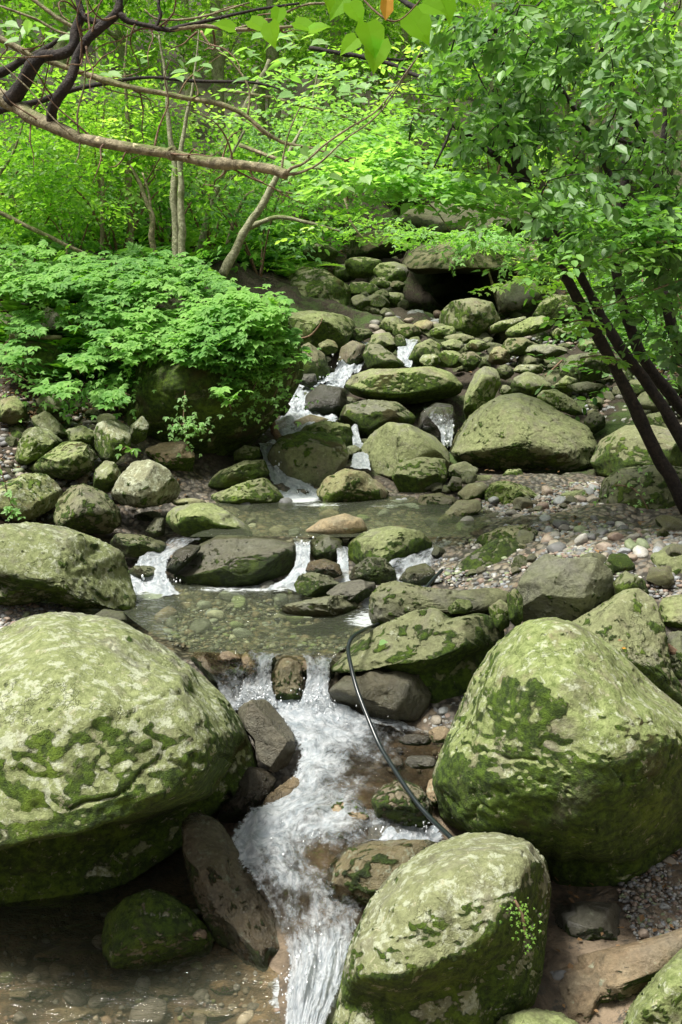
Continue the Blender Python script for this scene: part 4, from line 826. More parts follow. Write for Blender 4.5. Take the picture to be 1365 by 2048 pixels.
cobbles([(540,700),(720,780),(900,900),(1000,960),(880,1000),(760,960),(620,900),(540,840)], 34, .06, .16, 'mossy wet stone wedged between the boulders of the cascade', 'stones between the cascade boulders', M_ROCK, .2, dict(RP, dark=.4, wet=.4), 'stone', 'stone', 16)
cobbles([(820,640),(1000,660),(1365,680),(1365,900),(1200,860),(1010,760),(850,740)], 80, .08, .22, 'greenish broken stone packed between larger ones upstream', 'packed stones upstream', M_ROCK, .2, dict(RP, dark=.25), 'stone', 'stone', 17)
cobbles([(880,1090),(1080,1080),(1365,1060),(1365,1180),(1050,1170),(900,1170)], 30, .05, .13, 'mossy stone at the lower edge of the gravel bar', 'stones along the gravel bar', M_ROCK, .25, dict(RP, moss=.3, algae=.6), 'stone', 'stone', 18)
cobbles([(940,990),(1190,950),(1200,1050),(1000,1060)], 22, .05, .12, 'greyish stone half sunk in the upper part of the gravel bar', 'half sunk stones of the gravel bar', M_ROCK, .35, dict(RP, moss=.1, algae=.4), 'stone', 'stone', 19)
tag(gravel([(860,1080),(1100,1075),(1365,1100),(1365,1200),(1000,1200),(860,1160)], 3200, .008, .036, 28), 'mixed gravel between the slabs')
tag(gravel(BAR, 9500, .006, .036, 20), 'bed of mixed pebbles on the right bar')
tag(gravel([(0,1200),(150,1215),(110,1245),(0,1300)], 3600, .008, .024, 21), 'pinkish pebbles on the left bar')
tag(gravel([(1225,1700),(1365,1680),(1365,1880),(1280,1900),(1240,1800)], 1300, .005, .018, 22), 'fine reddish gravel in the lower right')
tag(gravel([(850,1440),(935,1390),(910,1450),(875,1500)], 500, .006, .022, 23), 'pinkish gravel in the hollow by the rapids')
tag(gravel([(0,1830),(560,1800),(560,2048),(0,2048)], 350, .008, .03, 24), 'pebbles under the lower pool')
tag(gravel([(280,1170),(740,1170),(690,1300),(350,1300)], 1500, .01, .035, 25), 'pebbles under the middle pool')
tag(gravel([(1040,640),(1365,600),(1365,860),(1180,850),(1000,720),(820,720),(720,660),(860,630)], 1500, .02, .08, 26), 'rubble among the upper boulders')
tag(gravel([(0,780),(200,820),(260,1000),(0,1060)], 900, .015, .06, 27), 'rubble in the left rock pile')


def crom(K, t):
    """Catmull-Rom through rows of K at parameter t (0..len-1)"""
    K = np.asarray(K, float); n = len(K); i = np.clip(np.floor(t).astype(int), 0, n - 2); f = (t - i)[:, None]
    p0, p1, p2, p3 = K[np.maximum(i - 1, 0)], K[i], K[i + 1], K[np.minimum(i + 2, n - 1)]
    return 0.5 * (2 * p1 + (p2 - p0) * f + (2 * p0 - 5 * p1 + 4 * p2 - p3) * f * f + (3 * p1 - p0 - 3 * p2 + p3) * f ** 3)
def strip(name, secs, mat, nu=40, nv=120, amp=.02, bulge=0.0, seed=0, anis=2.5, edge_soft=True):
    """secs: ((px,py,d),(px,py,d),foam)"""
    L = np.array([P(*a) for a, b, f in secs]); R_ = np.array([P(*b) for a, b, f in secs]); Fo = np.array([f if isinstance(f, tuple) else (f, f) for a, b, f in secs])
    t = np.linspace(0, len(secs) - 1, nv); l = crom(L, t); r = crom(R_, t); fo2 = np.clip(crom(Fo, t), 0, 1.5); fo = fo2.mean(1)
    u = np.linspace(0, 1, nu); Pm = l[:, None] * (1 - u)[None, :, None] + r[:, None] * u[None, :, None]
    w = np.linalg.norm(r - l, axis=1); seg = np.concatenate([[0], np.cumsum(np.linalg.norm(np.diff((l + r) / 2, axis=0), axis=1))])
    fl = np.stack([(u[None] - .5) * w.mean() + 0 * w[:, None], seg[:, None] + 0 * u[None], np.full((nv, nu), seed * 3.3)], -1)
    du = np.gradient(Pm, axis=0); dv = np.gradient(Pm, axis=1); N = np.cross(dv, du); N /= np.maximum(np.linalg.norm(N, axis=-1, keepdims=True), 1e-9)
    if N[..., 2].mean() < 0 : N = -N
    q = fl.reshape(-1, 3) * np.array([9, 9 / anis, 1]) 
    nz = fbm(q, 3, .5).reshape(nv, nu); nb = fbm(Pm.reshape(-1, 3) * 5 + seed, 4).reshape(nv, nu)
    hump = bulge * (1 - (2 * u - 1) ** 2)[None]
    Pm = Pm + N * (amp * (nz + nb) * (0.35 + fo[:, None]) + hump)[..., None]
    edge = np.minimum(np.minimum(u, 1 - u)[None] * 9, 1) + 0 * fo[:, None]
    if not edge_soft: edge = edge * 0 + 1
    idx = np.arange(nv * nu).reshape(nv, nu)
    q4 = np.stack([idx[:-1, :-1], idx[1:, :-1], idx[1:, 1:], idx[:-1, 1:]], -1).reshape(-1, 4)
    return link_mesh(name, Pm.reshape(-1, 3), q4, mat, attrs={'flow': fl.reshape(-1, 3), 'foam': (fo2[:, :1] * (1 - u ** .65) + fo2[:, 1:] * u ** .65).ravel(), 'edge': edge.ravel()})
def zd(px, py, z):
    p = Pz(px, py, z); return (px, py, float(p[1]))
def pool(name, rows, z, mat, foam=None, nu=150, nv=110, amp=.006, lip=None):
    secs = [(zd(a, b, z), zd(c, d, z), 0.0) for a, b, c, d in rows]
    L = np.array([P(*a) for a, b, f in secs]); R_ = np.array([P(*b) for a, b, f in secs])
    if lip:
        L = np.concatenate([L, [P(*lip[0])]]); R_ = np.concatenate([R_, [P(*lip[1])]])
    t = np.linspace(0, len(L) - 1, nv); l = crom(L, t); r = crom(R_, t); u = np.linspace(0, 1, nu)
    Pm = l[:, None] * (1 - u)[None, :, None] + r[:, None] * u[None, :, None]; q = Pm.reshape(-1, 3)
    q2 = q.copy(); q2[:, 2] += amp * fbm(q * np.array([4, 8, 1]), 3)
    rel = q - CAM; c_, s_ = math.cos(PITCH), math.sin(PITCH); fw = rel[:, 1] * c_ - rel[:, 2] * s_; up = rel[:, 1] * s_ + rel[:, 2] * c_
    px = CX + F * rel[:, 0] / fw; py = CY - F * up / fw
    fo = np.zeros(len(q))
    for (x0, y0, rx, ry, a) in (foam or []): fo = np.maximum(fo, a * np.exp(-(((px - x0) / rx) ** 2 + ((py - y0) / ry) ** 2)))
    idx = np.arange(nv * nu).reshape(nv, nu)
    q4 = np.stack([idx[:-1, :-1], idx[1:, :-1], idx[1:, 1:], idx[:-1, 1:]], -1).reshape(-1, 4)
    o = link_mesh(name, q2, q4, mat, attrs={'foam': fo}); return tag(o, kind='structure')
pool('lower_pool_water', [(-450,1690,470,1700),(-500,1770,560,1790),(-600,1850,575,1850),(-700,1950,575,1960),(-800,2060,572,2060),(-900,2200,560,2200)], 0.0, M_POOLC,
     [(560,1990,30,60,.9),(360,1940,60,12,.5),(250,1945,70,10,.45),(420,2000,160,40,.42),(150,2000,220,40,.36),(100,1900,160,20,.3)])
pool('middle_pool_water', [(225,1150,760,1140),(225,1200,790,1215),(300,1265,760,1262),(370,1290,690,1296)], 1.0, M_POOL,
     [(480,1178,150,9,.85),(590,1165,36,16,1.3),(300,1165,70,16,.95),(540,1174,70,14,1.0),(420,1200,170,30,.36),(735,1240,55,26,1.0),(680,1255,90,16,.45),(270,1185,40,12,.9),(740,1205,30,20,1.1),(560,1292,140,5,.35)],  # foam below the falls; the wide faint patches paint white sky glints
     lip=((378,1304,6.19),(668,1314,6.17)))
pool('upper_pool_water', [(380,985,1000,990),(400,1010,1100,1010),(420,1040,1000,1040),(430,1055,960,1058),(400,1064,940,1066),(380,1073,950,1074)], 1.35, M_POOL,
     [(600,995,48,11,1.6),(640,1010,90,6,.8),(760,1012,80,8,.6),(900,1080,60,14,.6),(605,1076,24,8,.7),(330,1092,60,12,.5)])
water = []
def W_(name, secs, **k):
    o = strip(name, secs, M_RAPID, **k); tag(o, kind='structure'); water.append(o); return o
# main rapids below the ledge
W_('rapids_water', [((470,1395,6.12),(700,1395,6.12),1.3),((520,1420,6.0),(790,1440,5.95),(1.2,.9)),((575,1480,5.68),(900,1480,5.68),(1.1,.15)),((585,1530,5.45),(890,1550,5.38),(.95,.02)),((560,1585,5.18),(860,1600,5.1),(1.0,.12)),
    ((470,1640,4.95),(820,1660,4.88),(1.15,.35)),((455,1690,4.78),(740,1710,4.7),(1.2,.2)),((500,1760,4.55),(735,1790,4.48),(.75,.1)),((550,1850,4.3),(720,1850,4.3),(.35,.55)),((575,1920,4.12),(700,1930,4.1),(.8,.8)),((568,1990,3.93),(680,1990,3.93),1.0),((566,2090,3.72),(640,2090,3.72),1.1)],
   nu=150, nv=420, amp=.030, bulge=.05, seed=1)
W_('left_spout_water', [((480,1296,6.26),(600,1304,6.24),.25),((495,1312,6.14),(552,1314,6.14),(.2,.6)),((490,1345,6.06),(546,1345,6.06),(.35,.55)),((480,1380,6.02),(548,1380,6.02),.9),((470,1415,5.98),(560,1415,5.98),1.2)], nu=44, nv=90, amp=.012, seed=2, anis=8)
W_('right_spout_water', [((590,1300,6.25),(690,1310,6.22),.3),((608,1318,6.12),(665,1322,6.12),(.65,.25)),((612,1350,6.03),(662,1350,6.03),(.65,.45)),((605,1385,5.98),(660,1385,5.98),1.0),((590,1425,5.94),(675,1425,5.94),1.3)], nu=44, nv=90, amp=.014, seed=3, anis=8)
W_('side_trickle_water', [((400,1303,6.22),(470,1303,6.22),.15),((420,1340,6.08),(500,1345,6.06),.35),((440,1385,6.04),(500,1390,6.02),.65),((445,1420,6.0),(520,1420,6.0),.9)], nu=36, nv=70, amp=.014, seed=4, anis=6)
# falls between upper and middle pool
W_('left_cascade_water', [((340,1076,8.6),(420,1074,8.6),.3),((290,1108,8.2),(350,1105,8.2),.75),((262,1140,7.95),(335,1135,7.95),.85),((250,1165,7.8),(345,1165,7.8),1.1),((250,1195,7.55),(370,1190,7.55),.8)], nu=60, nv=90, amp=.025, seed=5)
W_('central_fall_water', [((585,1076,8.35),(625,1078,8.35),.45),((590,1092,8.02),(622,1092,8.02),.75),((590,1120,7.85),(622,1120,7.85),.8),((575,1150,7.74),(622,1150,7.74),1.0),((530,1172,7.62),(605,1180,7.55),1.3)], nu=40, nv=80, amp=.02, seed=6, anis=6)
W_('right_cascade_water', [((860,1072,8.6),(950,1072,8.6),.35),((800,1110,8.05),(900,1110,8.1),.65),((760,1140,7.8),(895,1145,7.8),.6),((770,1170,7.5),(895,1175,7.5),.75),((760,1200,7.2),(850,1200,7.2),.6)], nu=60, nv=80, amp=.03, seed=7)
W_('small_spill_water', [((672,1095,8.0),(698,1095,8.0),.5),((674,1120,7.8),(698,1120,7.8),.8),((672,1150,7.6),(700,1150,7.6),.7),((660,1168,7.5),(705,1168,7.5),1.0)], nu=24, nv=40, amp=.014, seed=8, anis=5)
# cascade above the upper pool
W_('lower_cascade_water', [((515,885,11.95),(565,880,11.95),.6),((520,898,11.4),(552,898,11.4),.7),((528,925,10.95),(560,925,10.95),.9),((540,955,10.6),(578,955,10.6),.9),((545,980,10.4),(640,980,10.4),1.3),((520,1000,10.1),(680,1000,10.1),.9)], nu=50, nv=120, amp=.03, seed=9)
W_('middle_cascade_water', [((585,765,13.9),(690,768,13.9),.9),((575,790,13.3),(640,795,13.3),1.0),((560,815,12.9),(650,822,12.9),1.25),((555,830,12.55),(680,838,12.5),.85),((520,860,12.25),(650,862,12.15),.62),((495,880,12.05),(600,884,11.95),1.15),((490,892,11.8),(560,895,11.8),.5)], nu=80, nv=140, amp=.035, seed=10)
W_('upper_cascade_water', [((690,676,15.9),(740,680,15.9),.6),((700,695,15.3),(738,700,15.3),.85),((680,722,14.7),(730,730,14.7),1.05),((655,750,14.2),(705,752,14.2),1.15),((625,768,13.8),(690,772,13.8),1.2)], nu=50, nv=100, amp=.05, seed=11)
W_('second_cascade_water', [((800,680,15.4),(838,680,15.4),.6),((794,700,14.8),(830,702,14.8),.95),((795,728,14.2),(825,730,14.2),1.1)], nu=30, nv=50, amp=.04, seed=12)
W_('thin_fall_water', [((845,815,12.0),(910,812,12.0),.3),((855,835,11.88),(908,835,11.88),.5),((878,860,11.82),(908,860,11.82),.72),((882,892,11.78),(905,892,11.78),.85)], nu=40, nv=70, amp=.03, seed=13, anis=8)
W_('side_fall_water', [((700,850,12.1),(716,850,12.1),.6),((704,875,11.7),(722,875,11.7),.8),((706,905,11.2),(735,905,11.2),.7),((700,935,10.7),(745,938,10.7),1.0)], nu=20, nv=60, amp=.03, seed=14, anis=5)
W_('back_trickle_water', [((775,1000,10.2),(850,1000,10.2),.7),((770,1015,9.9),(860,1015,9.9),.7)], nu=30, nv=20, amp=.02, seed=15)
W_('corner_trickle_water', [((1100,1900,4.35),(1250,1905,4.35),.12),((1110,1940,4.12),(1200,1945,4.12),.22),((1135,1975,4.03),(1175,1975,4.03),.55),((1140,2060,3.9),(1172,2060,3.9),.75),((1130,2120,3.8),(1180,2120,3.8),.8)], nu=50, nv=90, amp=.014, seed=16, anis=6)
W_('pocket_foam_water', [((730,1645,4.98),(880,1650,4.96),.9),((725,1665,4.88),(890,1672,4.86),1.1),((720,1685,4.78),(890,1690,4.78),.6)], nu=70, nv=40, amp=.02, seed=17)
# spray thrown up at the foot of the falls
def spray(secs, seed):
    rng = np.random.default_rng(seed); V0, F0 = ico(1); Vs = []; Fs = []; k = 0
    for (px, py, d, rx, ry, n) in secs:
        for _ in range(n):
            c = P(px + rng.normal() * rx, py + rng.normal() * ry, d + rng.normal() * .05); s = 10 ** rng.uniform(-2.75, -2.2) * d / 5
            Vs.append(V0 * s * np.array([1, 1, rng.uniform(1, 2.2)]) + c); Fs.append(F0 + k * len(V0)); k += 1
    return link_mesh('spray', np.concatenate(Vs), np.concatenate(Fs), M_FOAM)
_t = NT('spray_drops'); _p = _t.n('BsdfPrincipled', i_Roughness=0.2); _p.inputs['Base Color'].default_value = (0.85, 0.88, 0.9, 1); _t.lk(_p.outputs[0], _t.out.inputs[0]); M_FOAM = _t.m
o = spray([(515,1395,6.0,25,14,120),(632,1395,5.97,20,14,120),(600,1170,7.7,14,7,60),(610,1100,8.0,8,14,40),(580,1990,3.95,8,30,50),(620,1950,4.0,25,40,60),(600,1700,4.8,40,30,70),(560,945,10.8,8,18,50),(600,985,10.4,22,4,50),
           (590,810,12.9,16,8,50),(700,725,14.8,18,14,60),(650,760,14.0,16,6,40),(895,870,11.8,7,14,40),(300,1160,7.9,25,7,60),(760,1660,4.9,18,8,30),(840,1650,4.9,20,8,30),(700,1440,5.9,40,15,60)], 5)
tag(o, 'white droplets thrown up by the falls', kind='stuff')
# ---- black hose
def tube(name, pts, radii, mat, parent=None, seg=10, sub=8, wob=0.0, seed=0, loc=None):
    K = np.array([list(p) + [r] for p, r in zip(pts, radii)], float)
    t = np.linspace(0, len(K) - 1, (len(K) - 1) * sub + 1); Q = crom(K, t); p = Q[:, :3]; r = np.maximum(Q[:, 3], .0006)
    if wob: p = p + wob * r[:, None] * 2 * np.stack([perlin(p * 3 + seed), perlin(p * 3 + seed + 9), perlin(p * 3 + seed + 19)], -1)
    tg = np.gradient(p, axis=0); tg /= np.maximum(np.linalg.norm(tg, axis=1, keepdims=True), 1e-9)
    ref = np.array([0.13, 0.31, 0.94]) if abs(tg[0, 2]) < .8 else np.array([0.9, .3, .1])
    n0 = np.cross(tg[0], ref); n0 /= np.linalg.norm(n0); Ns = [n0]
    for i in range(1, len(p)):
        v = Ns[-1] - tg[i] * (Ns[-1] @ tg[i]); Ns.append(v / max(np.linalg.norm(v), 1e-9))
    Ns = np.array(Ns); Bs = np.cross(tg, Ns); a = np.linspace(0, 2 * math.pi, seg, endpoint=False)
    ring = (np.cos(a)[None, :, None] * Ns[:, None] + np.sin(a)[None, :, None] * Bs[:, None])
    V = p[:, None] + ring * r[:, None, None]
    if wob: V = V + ring * (r[:, None] * 0.28 * fbm((V * (0.35 / max(r.max(), .01))).reshape(-1, 3) + seed, 3).reshape(len(p), seg))[..., None]
    n = len(p); idx = np.arange(n * seg).reshape(n, seg); nx_ = np.roll(idx, -1, 1)
    q = np.stack([idx[:-1], nx_[:-1], nx_[1:], idx[1:]], -1).reshape(-1, 4)
    V = V.reshape(-1, 3); fc = q.tolist() + [idx[0][::-1].tolist(), idx[-1].tolist()]
    if loc is not None: V = V - np.asarray(loc)
    return link_mesh(name, V, fc, mat, parent, loc=None)
_t = NT('hose_rubber'); _p = _t.n('BsdfPrincipled', i_Roughness=0.28); _p.inputs['Base Color'].default_value = (0.012, 0.017, 0.018, 1); _t.lk(_p.outputs[0], _t.out.inputs[0]); M_HOSE = _t.m
hp = [(885,1140,7.25),(868,1157,7.15),(848,1180,7.05),(820,1210,7.0),(775,1240,6.9),(748,1252,6.5),(735,1257,6.15),(708,1272,5.95),(697,1295,5.85),(702,1330,5.7),(715,1380,5.55),(738,1440,5.4),(762,1495,5.25),(795,1548,5.05),(830,1600,4.85),(865,1640,4.7),(905,1678,4.5),(940,1720,4.4)]
h = tube('hose', [P(*q) for q in hp], [.0125] * len(hp), M_HOSE, seg=12, sub=8)
tag(h, 'thin black hose running down the rapids past the mossy ledge rock', 'hose')


# ------------------------------------------------------------------ leaves
def T_oval(w=.27, fold=.07, droop=.10):
    v = np.array([(0,0,0),(.28,0,-.02),(.66,0,-.05),(1,0,-droop),(.25,w*.9,fold),(.62,w,fold*.8-.03),(.25,-w*.9,fold),(.62,-w,fold*.8-.03)])
    f = [(0,1,4),(0,6,1),(1,2,5),(1,5,4),(1,6,7),(1,7,2),(2,3,5),(2,7,3)]
    return v, np.array(f)
def T_heart():
    v = np.array([(0,0,0),(.35,0,-.03),(.72,0,-.06),(1.08,0,-.16),(-.08,.26,.05),(.22,.46,.06),(.6,.36,.03),(.86,.14,-.05),(-.08,-.26,.05),(.22,-.46,.06),(.6,-.36,.03),(.86,-.14,-.05)])
    f = [(0,1,5),(0,5,4),(1,6,5),(1,2,6),(2,7,6),(2,3,7),(0,9,1),(0,8,9),(1,9,10),(1,10,2),(2,10,11),(2,11,3)]
    return v, np.array(f)
def T_simple(w=.28): 
    return np.array([(0,0,0),(.45,w,.07),(1,0,-.08),(.45,-w,.07)]), np.array([(0,2,1),(0,3,2)])
def T_palm(n=5, spread=75, tmpl=None):
    V0, F0 = tmpl or T_oval(.20, .04, .12); Vs, Fs = [], []
    for i in range(n):
        a = rad(-spread + 2 * spread * i / (n - 1)); s = 1 - .32 * abs(2 * i / (n - 1) - 1) ** 1.3
        v = V0 * [s, s, s]; c_, s_ = math.cos(a), math.sin(a)
        Vs.append(np.stack([v[:, 0] * c_ - v[:, 1] * s_, v[:, 0] * s_ + v[:, 1] * c_, v[:, 2]], -1)); Fs.append(F0 + i * len(V0))
    return np.concatenate(Vs), np.concatenate(Fs)
def T_frond(n=9):
    Vs, Fs = [], []; V0, F0 = T_simple(.16)
    for i in range(n):
        x = .12 + .88 * i / n; L = .30 * math.sin(math.pi * (.18 + .8 * i / n)) + .05
        for s in (1, -1):
            v = V0 * L; a = s * rad(68); c_, s_ = math.cos(a), math.sin(a)
            Vs.append(np.stack([v[:, 0] * c_ - v[:, 1] * s_ + x, v[:, 0] * s_ + v[:, 1] * c_, v[:, 2] - .35 * x * x], -1)); Fs.append(F0 + (len(Vs) - 1) * 4)
    return np.concatenate(Vs), np.concatenate(Fs)
TOVAL, THEART, TSIMP, TPALM, TPALM3, TFROND = T_oval(), T_heart(), T_simple(), T_palm(), T_palm(3, 55), T_frond()
def leaves(name, pos, dirs, nrm, size, mat, parent, tmpl):
    V0, F0 = tmpl; n = len(pos); m = len(V0)
    D = dirs / np.linalg.norm(dirs, axis=1, keepdims=True); N = nrm - D * (nrm * D).sum(1, keepdims=True)
    N /= np.maximum(np.linalg.norm(N, axis=1, keepdims=True), 1e-6); S = np.cross(N, D)
    V = pos[:, None] + size[:, None, None] * (V0[None, :, 0, None] * D[:, None] + V0[None, :, 1, None] * S[:, None] + V0[None, :, 2, None] * N[:, None])
    Fc = (F0[None] + (np.arange(n) * m)[:, None, None]).reshape(-1, F0.shape[1])
    return link_mesh(name, V.reshape(-1, 3), Fc, mat, parent, smooth=False)
def spray_leaves(rng, starts, dirs, L, nl, tilt=.35, droop=.15, side=.9, up=(0, 0, 1), jit=.3):
    """leaves in flat two-ranked sprays: returns pos, dir, normal"""
    n = len(starts); D = dirs / np.linalg.norm(dirs, axis=1, keepdims=True)
    Nn = np.array(up) + rng.normal(size=(n, 3)) * tilt; Nn -= D * (Nn * D).sum(1, keepdims=True); Nn /= np.linalg.norm(Nn, axis=1, keepdims=True); S = np.cross(Nn, D)
    t = (np.arange(nl) + .6) / nl; sg = np.where(np.arange(nl) % 2, 1, -1)
    pos = starts[:, None] + D[:, None] * (L[:, None] * t[None])[..., None] + S[:, None] * (sg * .06)[None, :, None] * L[:, None, None]
    pos[..., 2] -= droop * L[:, None] * t[None] ** 2
    pos += rng.normal(size=pos.shape) * (L * .035)[:, None, None]
    dd = D[:, None] * .75 + S[:, None] * (sg * side)[None, :, None] + rng.normal(size=pos.shape) * jit; dd[..., 2] -= droop * 1.2
    nn = Nn[:, None] + rng.normal(size=pos.shape) * jit
    return pos.reshape(-1, 3), dd.reshape(-1, 3), nn.reshape(-1, 3)
def outdirs(rng, n, flat=.35):
    d = rng.normal(size=(n, 3)); d[:, 2] *= flat; return d / np.linalg.norm(d, axis=1, keepdims=True)
def crown(name, parent, origin, blobs, ns, L, nl, size, mat, tmpl, seed, tilt=.35, droop=.15, flat=.35, shell=.55, jit=.3, keep=None):
    """foliage sprays filling a union of ellipsoids (centre, radii), parented to a thing standing at origin"""
    rng = np.random.default_rng(seed); Ps, Ds, Ns = [], [], []
    w = np.array([b[1][0] * b[1][1] * b[1][2] for b in blobs]) ** .67; w = w / w.sum()
    for (c, r), ww in zip(blobs, w):
        k = max(3, int(ns * ww)); q = rng.normal(size=(k, 3)); q /= np.linalg.norm(q, axis=1, keepdims=True); q *= (shell + (1 - shell) * rng.random((k, 1))) ** .6
        st = np.array(c) + q * np.array(r); dr = q * np.array([1, 1, .25]) + outdirs(rng, k, flat) * .8
        if keep is not None:
            m = keep(st); st, dr = st[m], dr[m]
            if not len(st): continue
        a, b, c_ = spray_leaves(rng, st, dr, L * rng.uniform(.6, 1.2, len(st)), nl, tilt, droop, jit=jit); Ps.append(a); Ds.append(b); Ns.append(c_)
    Pp = np.concatenate(Ps) - np.asarray(origin); n = len(Pp)
    return leaves(name, Pp, np.concatenate(Ds), np.concatenate(Ns), size * rng.uniform(.65, 1.25, n), mat, parent, tmpl)
def G(x, y): return np.array([x, y, float(terr(x, y))])

# ------------------------------------------------------------------ far woodland: a few kinds, copied
def far_tree(seed, mat, h=11.0, r=3.2, nl=9, ns=520, ls=.17):
    rg = random.Random(seed); t = empty('forest_tree', (0, 0, 0), 'x', 'tree', 'trees of the far woodland')
    lean = rg.uniform(-.8, .8)
    tube('trunk', [(0,0,-.5),(lean*.2,.1,h*.3),(lean*.6,0,h*.6),(lean,0,h*.92)], [.17,.14,.10,.03], M_BARK_GREEN, t, seg=8, sub=4, wob=.3, seed=seed)
    blobs = []
    for i in range(11):
        a = rg.uniform(0, 6.28); q = rg.uniform(.2, 1) * r * .75; z = h * rg.uniform(.22, .98)
        k = 1.15 - .5 * abs(z / h - .55)
        blobs.append(((lean * z / h + q * math.cos(a) * k, q * math.sin(a) * k, z), (rg.uniform(1.0, 1.7), rg.uniform(1.0, 1.7), rg.uniform(.45, .8))))
        if i % 2 == 0:
            tube('limb', [(lean*z/h*.8, 0, z - .9), (lean*z/h + q*.5*math.cos(a), q*.5*math.sin(a), z - .4), (lean*z/h + q*math.cos(a), q*math.sin(a), z)], [.06,.04,.015], M_BARK_GREEN, t, seg=6, sub=3)
    crown('crown', t, (0,0,0), blobs, ns, .75, nl, ls, mat, TSIMP, seed, tilt=.4)
    return t
def copy_tree(o, parent=None):
    c = o.copy(); COL.objects.link(c)
    if parent is not None: c.parent = parent
    for ch in list(o.children): copy_tree(ch, c)
    return c
protos = [far_tree(1, M_L_FAR), far_tree(2, M_L_FAR, 12, 3.6), far_tree(3, M_L_MID, 10, 3.0), far_tree(4, M_L_FAR, 9, 3.4)]
FT = [(-60,330,20,0),(120,300,25,2),(60,180,31,1),(260,330,27,0),(380,230,32,2),(520,300,33,1),(640,260,38,0),(760,300,31,3),(880,260,34,1),(990,330,28,0),(1120,300,27,2),(1240,330,25,3),(1360,350,22,1),(1450,250,27,0),
      (200,80,38,1),(420,90,42,0),(600,100,48,3),(760,130,44,2),(920,120,42,0),(1080,130,38,1),(1260,130,36,0),(1420,130,33,3),(-60,90,28,3),(60,20,40,0),(300,-20,50,3),(520,-10,56,1),(700,0,60,0),(880,-10,54,2),(1050,0,48,3),(1250,0,44,0),
      (-150,420,17,2),(680,390,28,3),(1180,410,23,0),(820,380,27,0),(560,400,27,3),(440,380,26,1)]
labs = ['slender leafy tree of the sunlit woodland behind the stream', 'tall yellow green tree of the sunlit woodland behind the stream', 'bushy green tree of the woodland behind the stream', 'spreading yellow green tree of the woodland behind the stream']
used = set(); rgt = random.Random(5)
for (px, py, d, k) in FT:
    o = protos[k] if k not in used else copy_tree(protos[k]); used.add(k)
    p = P(px, py, d); p[2] = float(terr(p[0], p[1])) - .2
    o.location = p; o.rotation_euler = (0, 0, rgt.uniform(0, 6.28)); s = rgt.uniform(.85, 1.15); o.scale = (s, s, s)
    o['label'] = labs[k]
# low thickets between the far trunks
def thicket(seed, mat, r=1.5, h=1.4, ns=110, nl=8, ls=.11, tm=None, name='undergrowth_bush', sticks=5, L=.5):
    rg = random.Random(seed); t = empty(name, (0,0,0), 'x', 'shrub', 'bushes under the woodland')
    for i in range(sticks):
        a = rg.uniform(0, 6.28); q = rg.uniform(.3, .8) * r
        tube('stem', [(0,0,-.1),(q*.4*math.cos(a), q*.4*math.sin(a), h*.5),(q*math.cos(a), q*math.sin(a), h*rg.uniform(.8,1.05))], [.022,.015,.006], M_TWIG, t, seg=5, sub=3)
    crown('foliage', t, (0,0,0), [((rg.uniform(-.5,.5)*r, rg.uniform(-.5,.5)*r, h*rg.uniform(.3,.9)), (r*.55, r*.55, h*.3)) for _ in range(6)], ns, L, nl, ls, mat, tm or TSIMP, seed, tilt=.3)
    return t
bp_ = [thicket(31, M_L_MID), thicket(32, M_L_FAR), thicket(33, M_L_FERN, tm=TPALM3, ls=.13, ns=80, nl=6), thicket(34, M_L_SHRUB), thicket(35, M_L_DARK, tm=TOVAL, ns=130, ls=.10)]
BS = [(20,430,17,0),(110,440,18,2),(190,460,17.5,0),(260,430,20,1),(330,480,17.5,3),(420,470,18.5,0),(500,480,19,3),(560,440,22,2),(620,450,22.5,0),(700,440,24,1),(60,380,20,1),(180,380,22,0),(300,380,23,2),(420,400,23,1),
      (780,430,25,0),(880,400,26,1),(980,420,26,3),(1080,440,24.5,0),(1160,480,22,1),(1240,500,20,4),(1330,520,17,4),(1290,440,20,4),(1400,560,15,4),(1340,620,14.5,4),(1390,700,12.5,4),(1290,560,17,4),(1370,480,16,4),(1230,570,19,4),
      (-40,500,14.5,0),(60,500,15.5,1),(150,520,15,3),(240,520,15.5,0),(520,520,17.5,2),(600,500,20,3),(1000,380,28,1),(700,350,30,0),(560,350,29,1),(880,340,31,0),(1130,370,27,2)]
used = set(); bl = ['green bush in the shade of the woodland', 'yellow green bush lit between the woodland trunks', 'three leaved bush growing on the forest floor', 'deep green bush on the wooded bank', 'dark glossy bush in the shade of the evergreen']
for (px, py, d, k) in BS:
    o = bp_[k] if k not in used else copy_tree(bp_[k]); used.add(k)
    p = P(px, py, d); o.location = (p[0], p[1], float(terr(p[0], p[1]))); o.rotation_euler = (0, 0, rgt.uniform(0, 6.28)); s = rgt.uniform(.7, 1.2); o.scale = (s, s, s); o['label'] = bl[k]

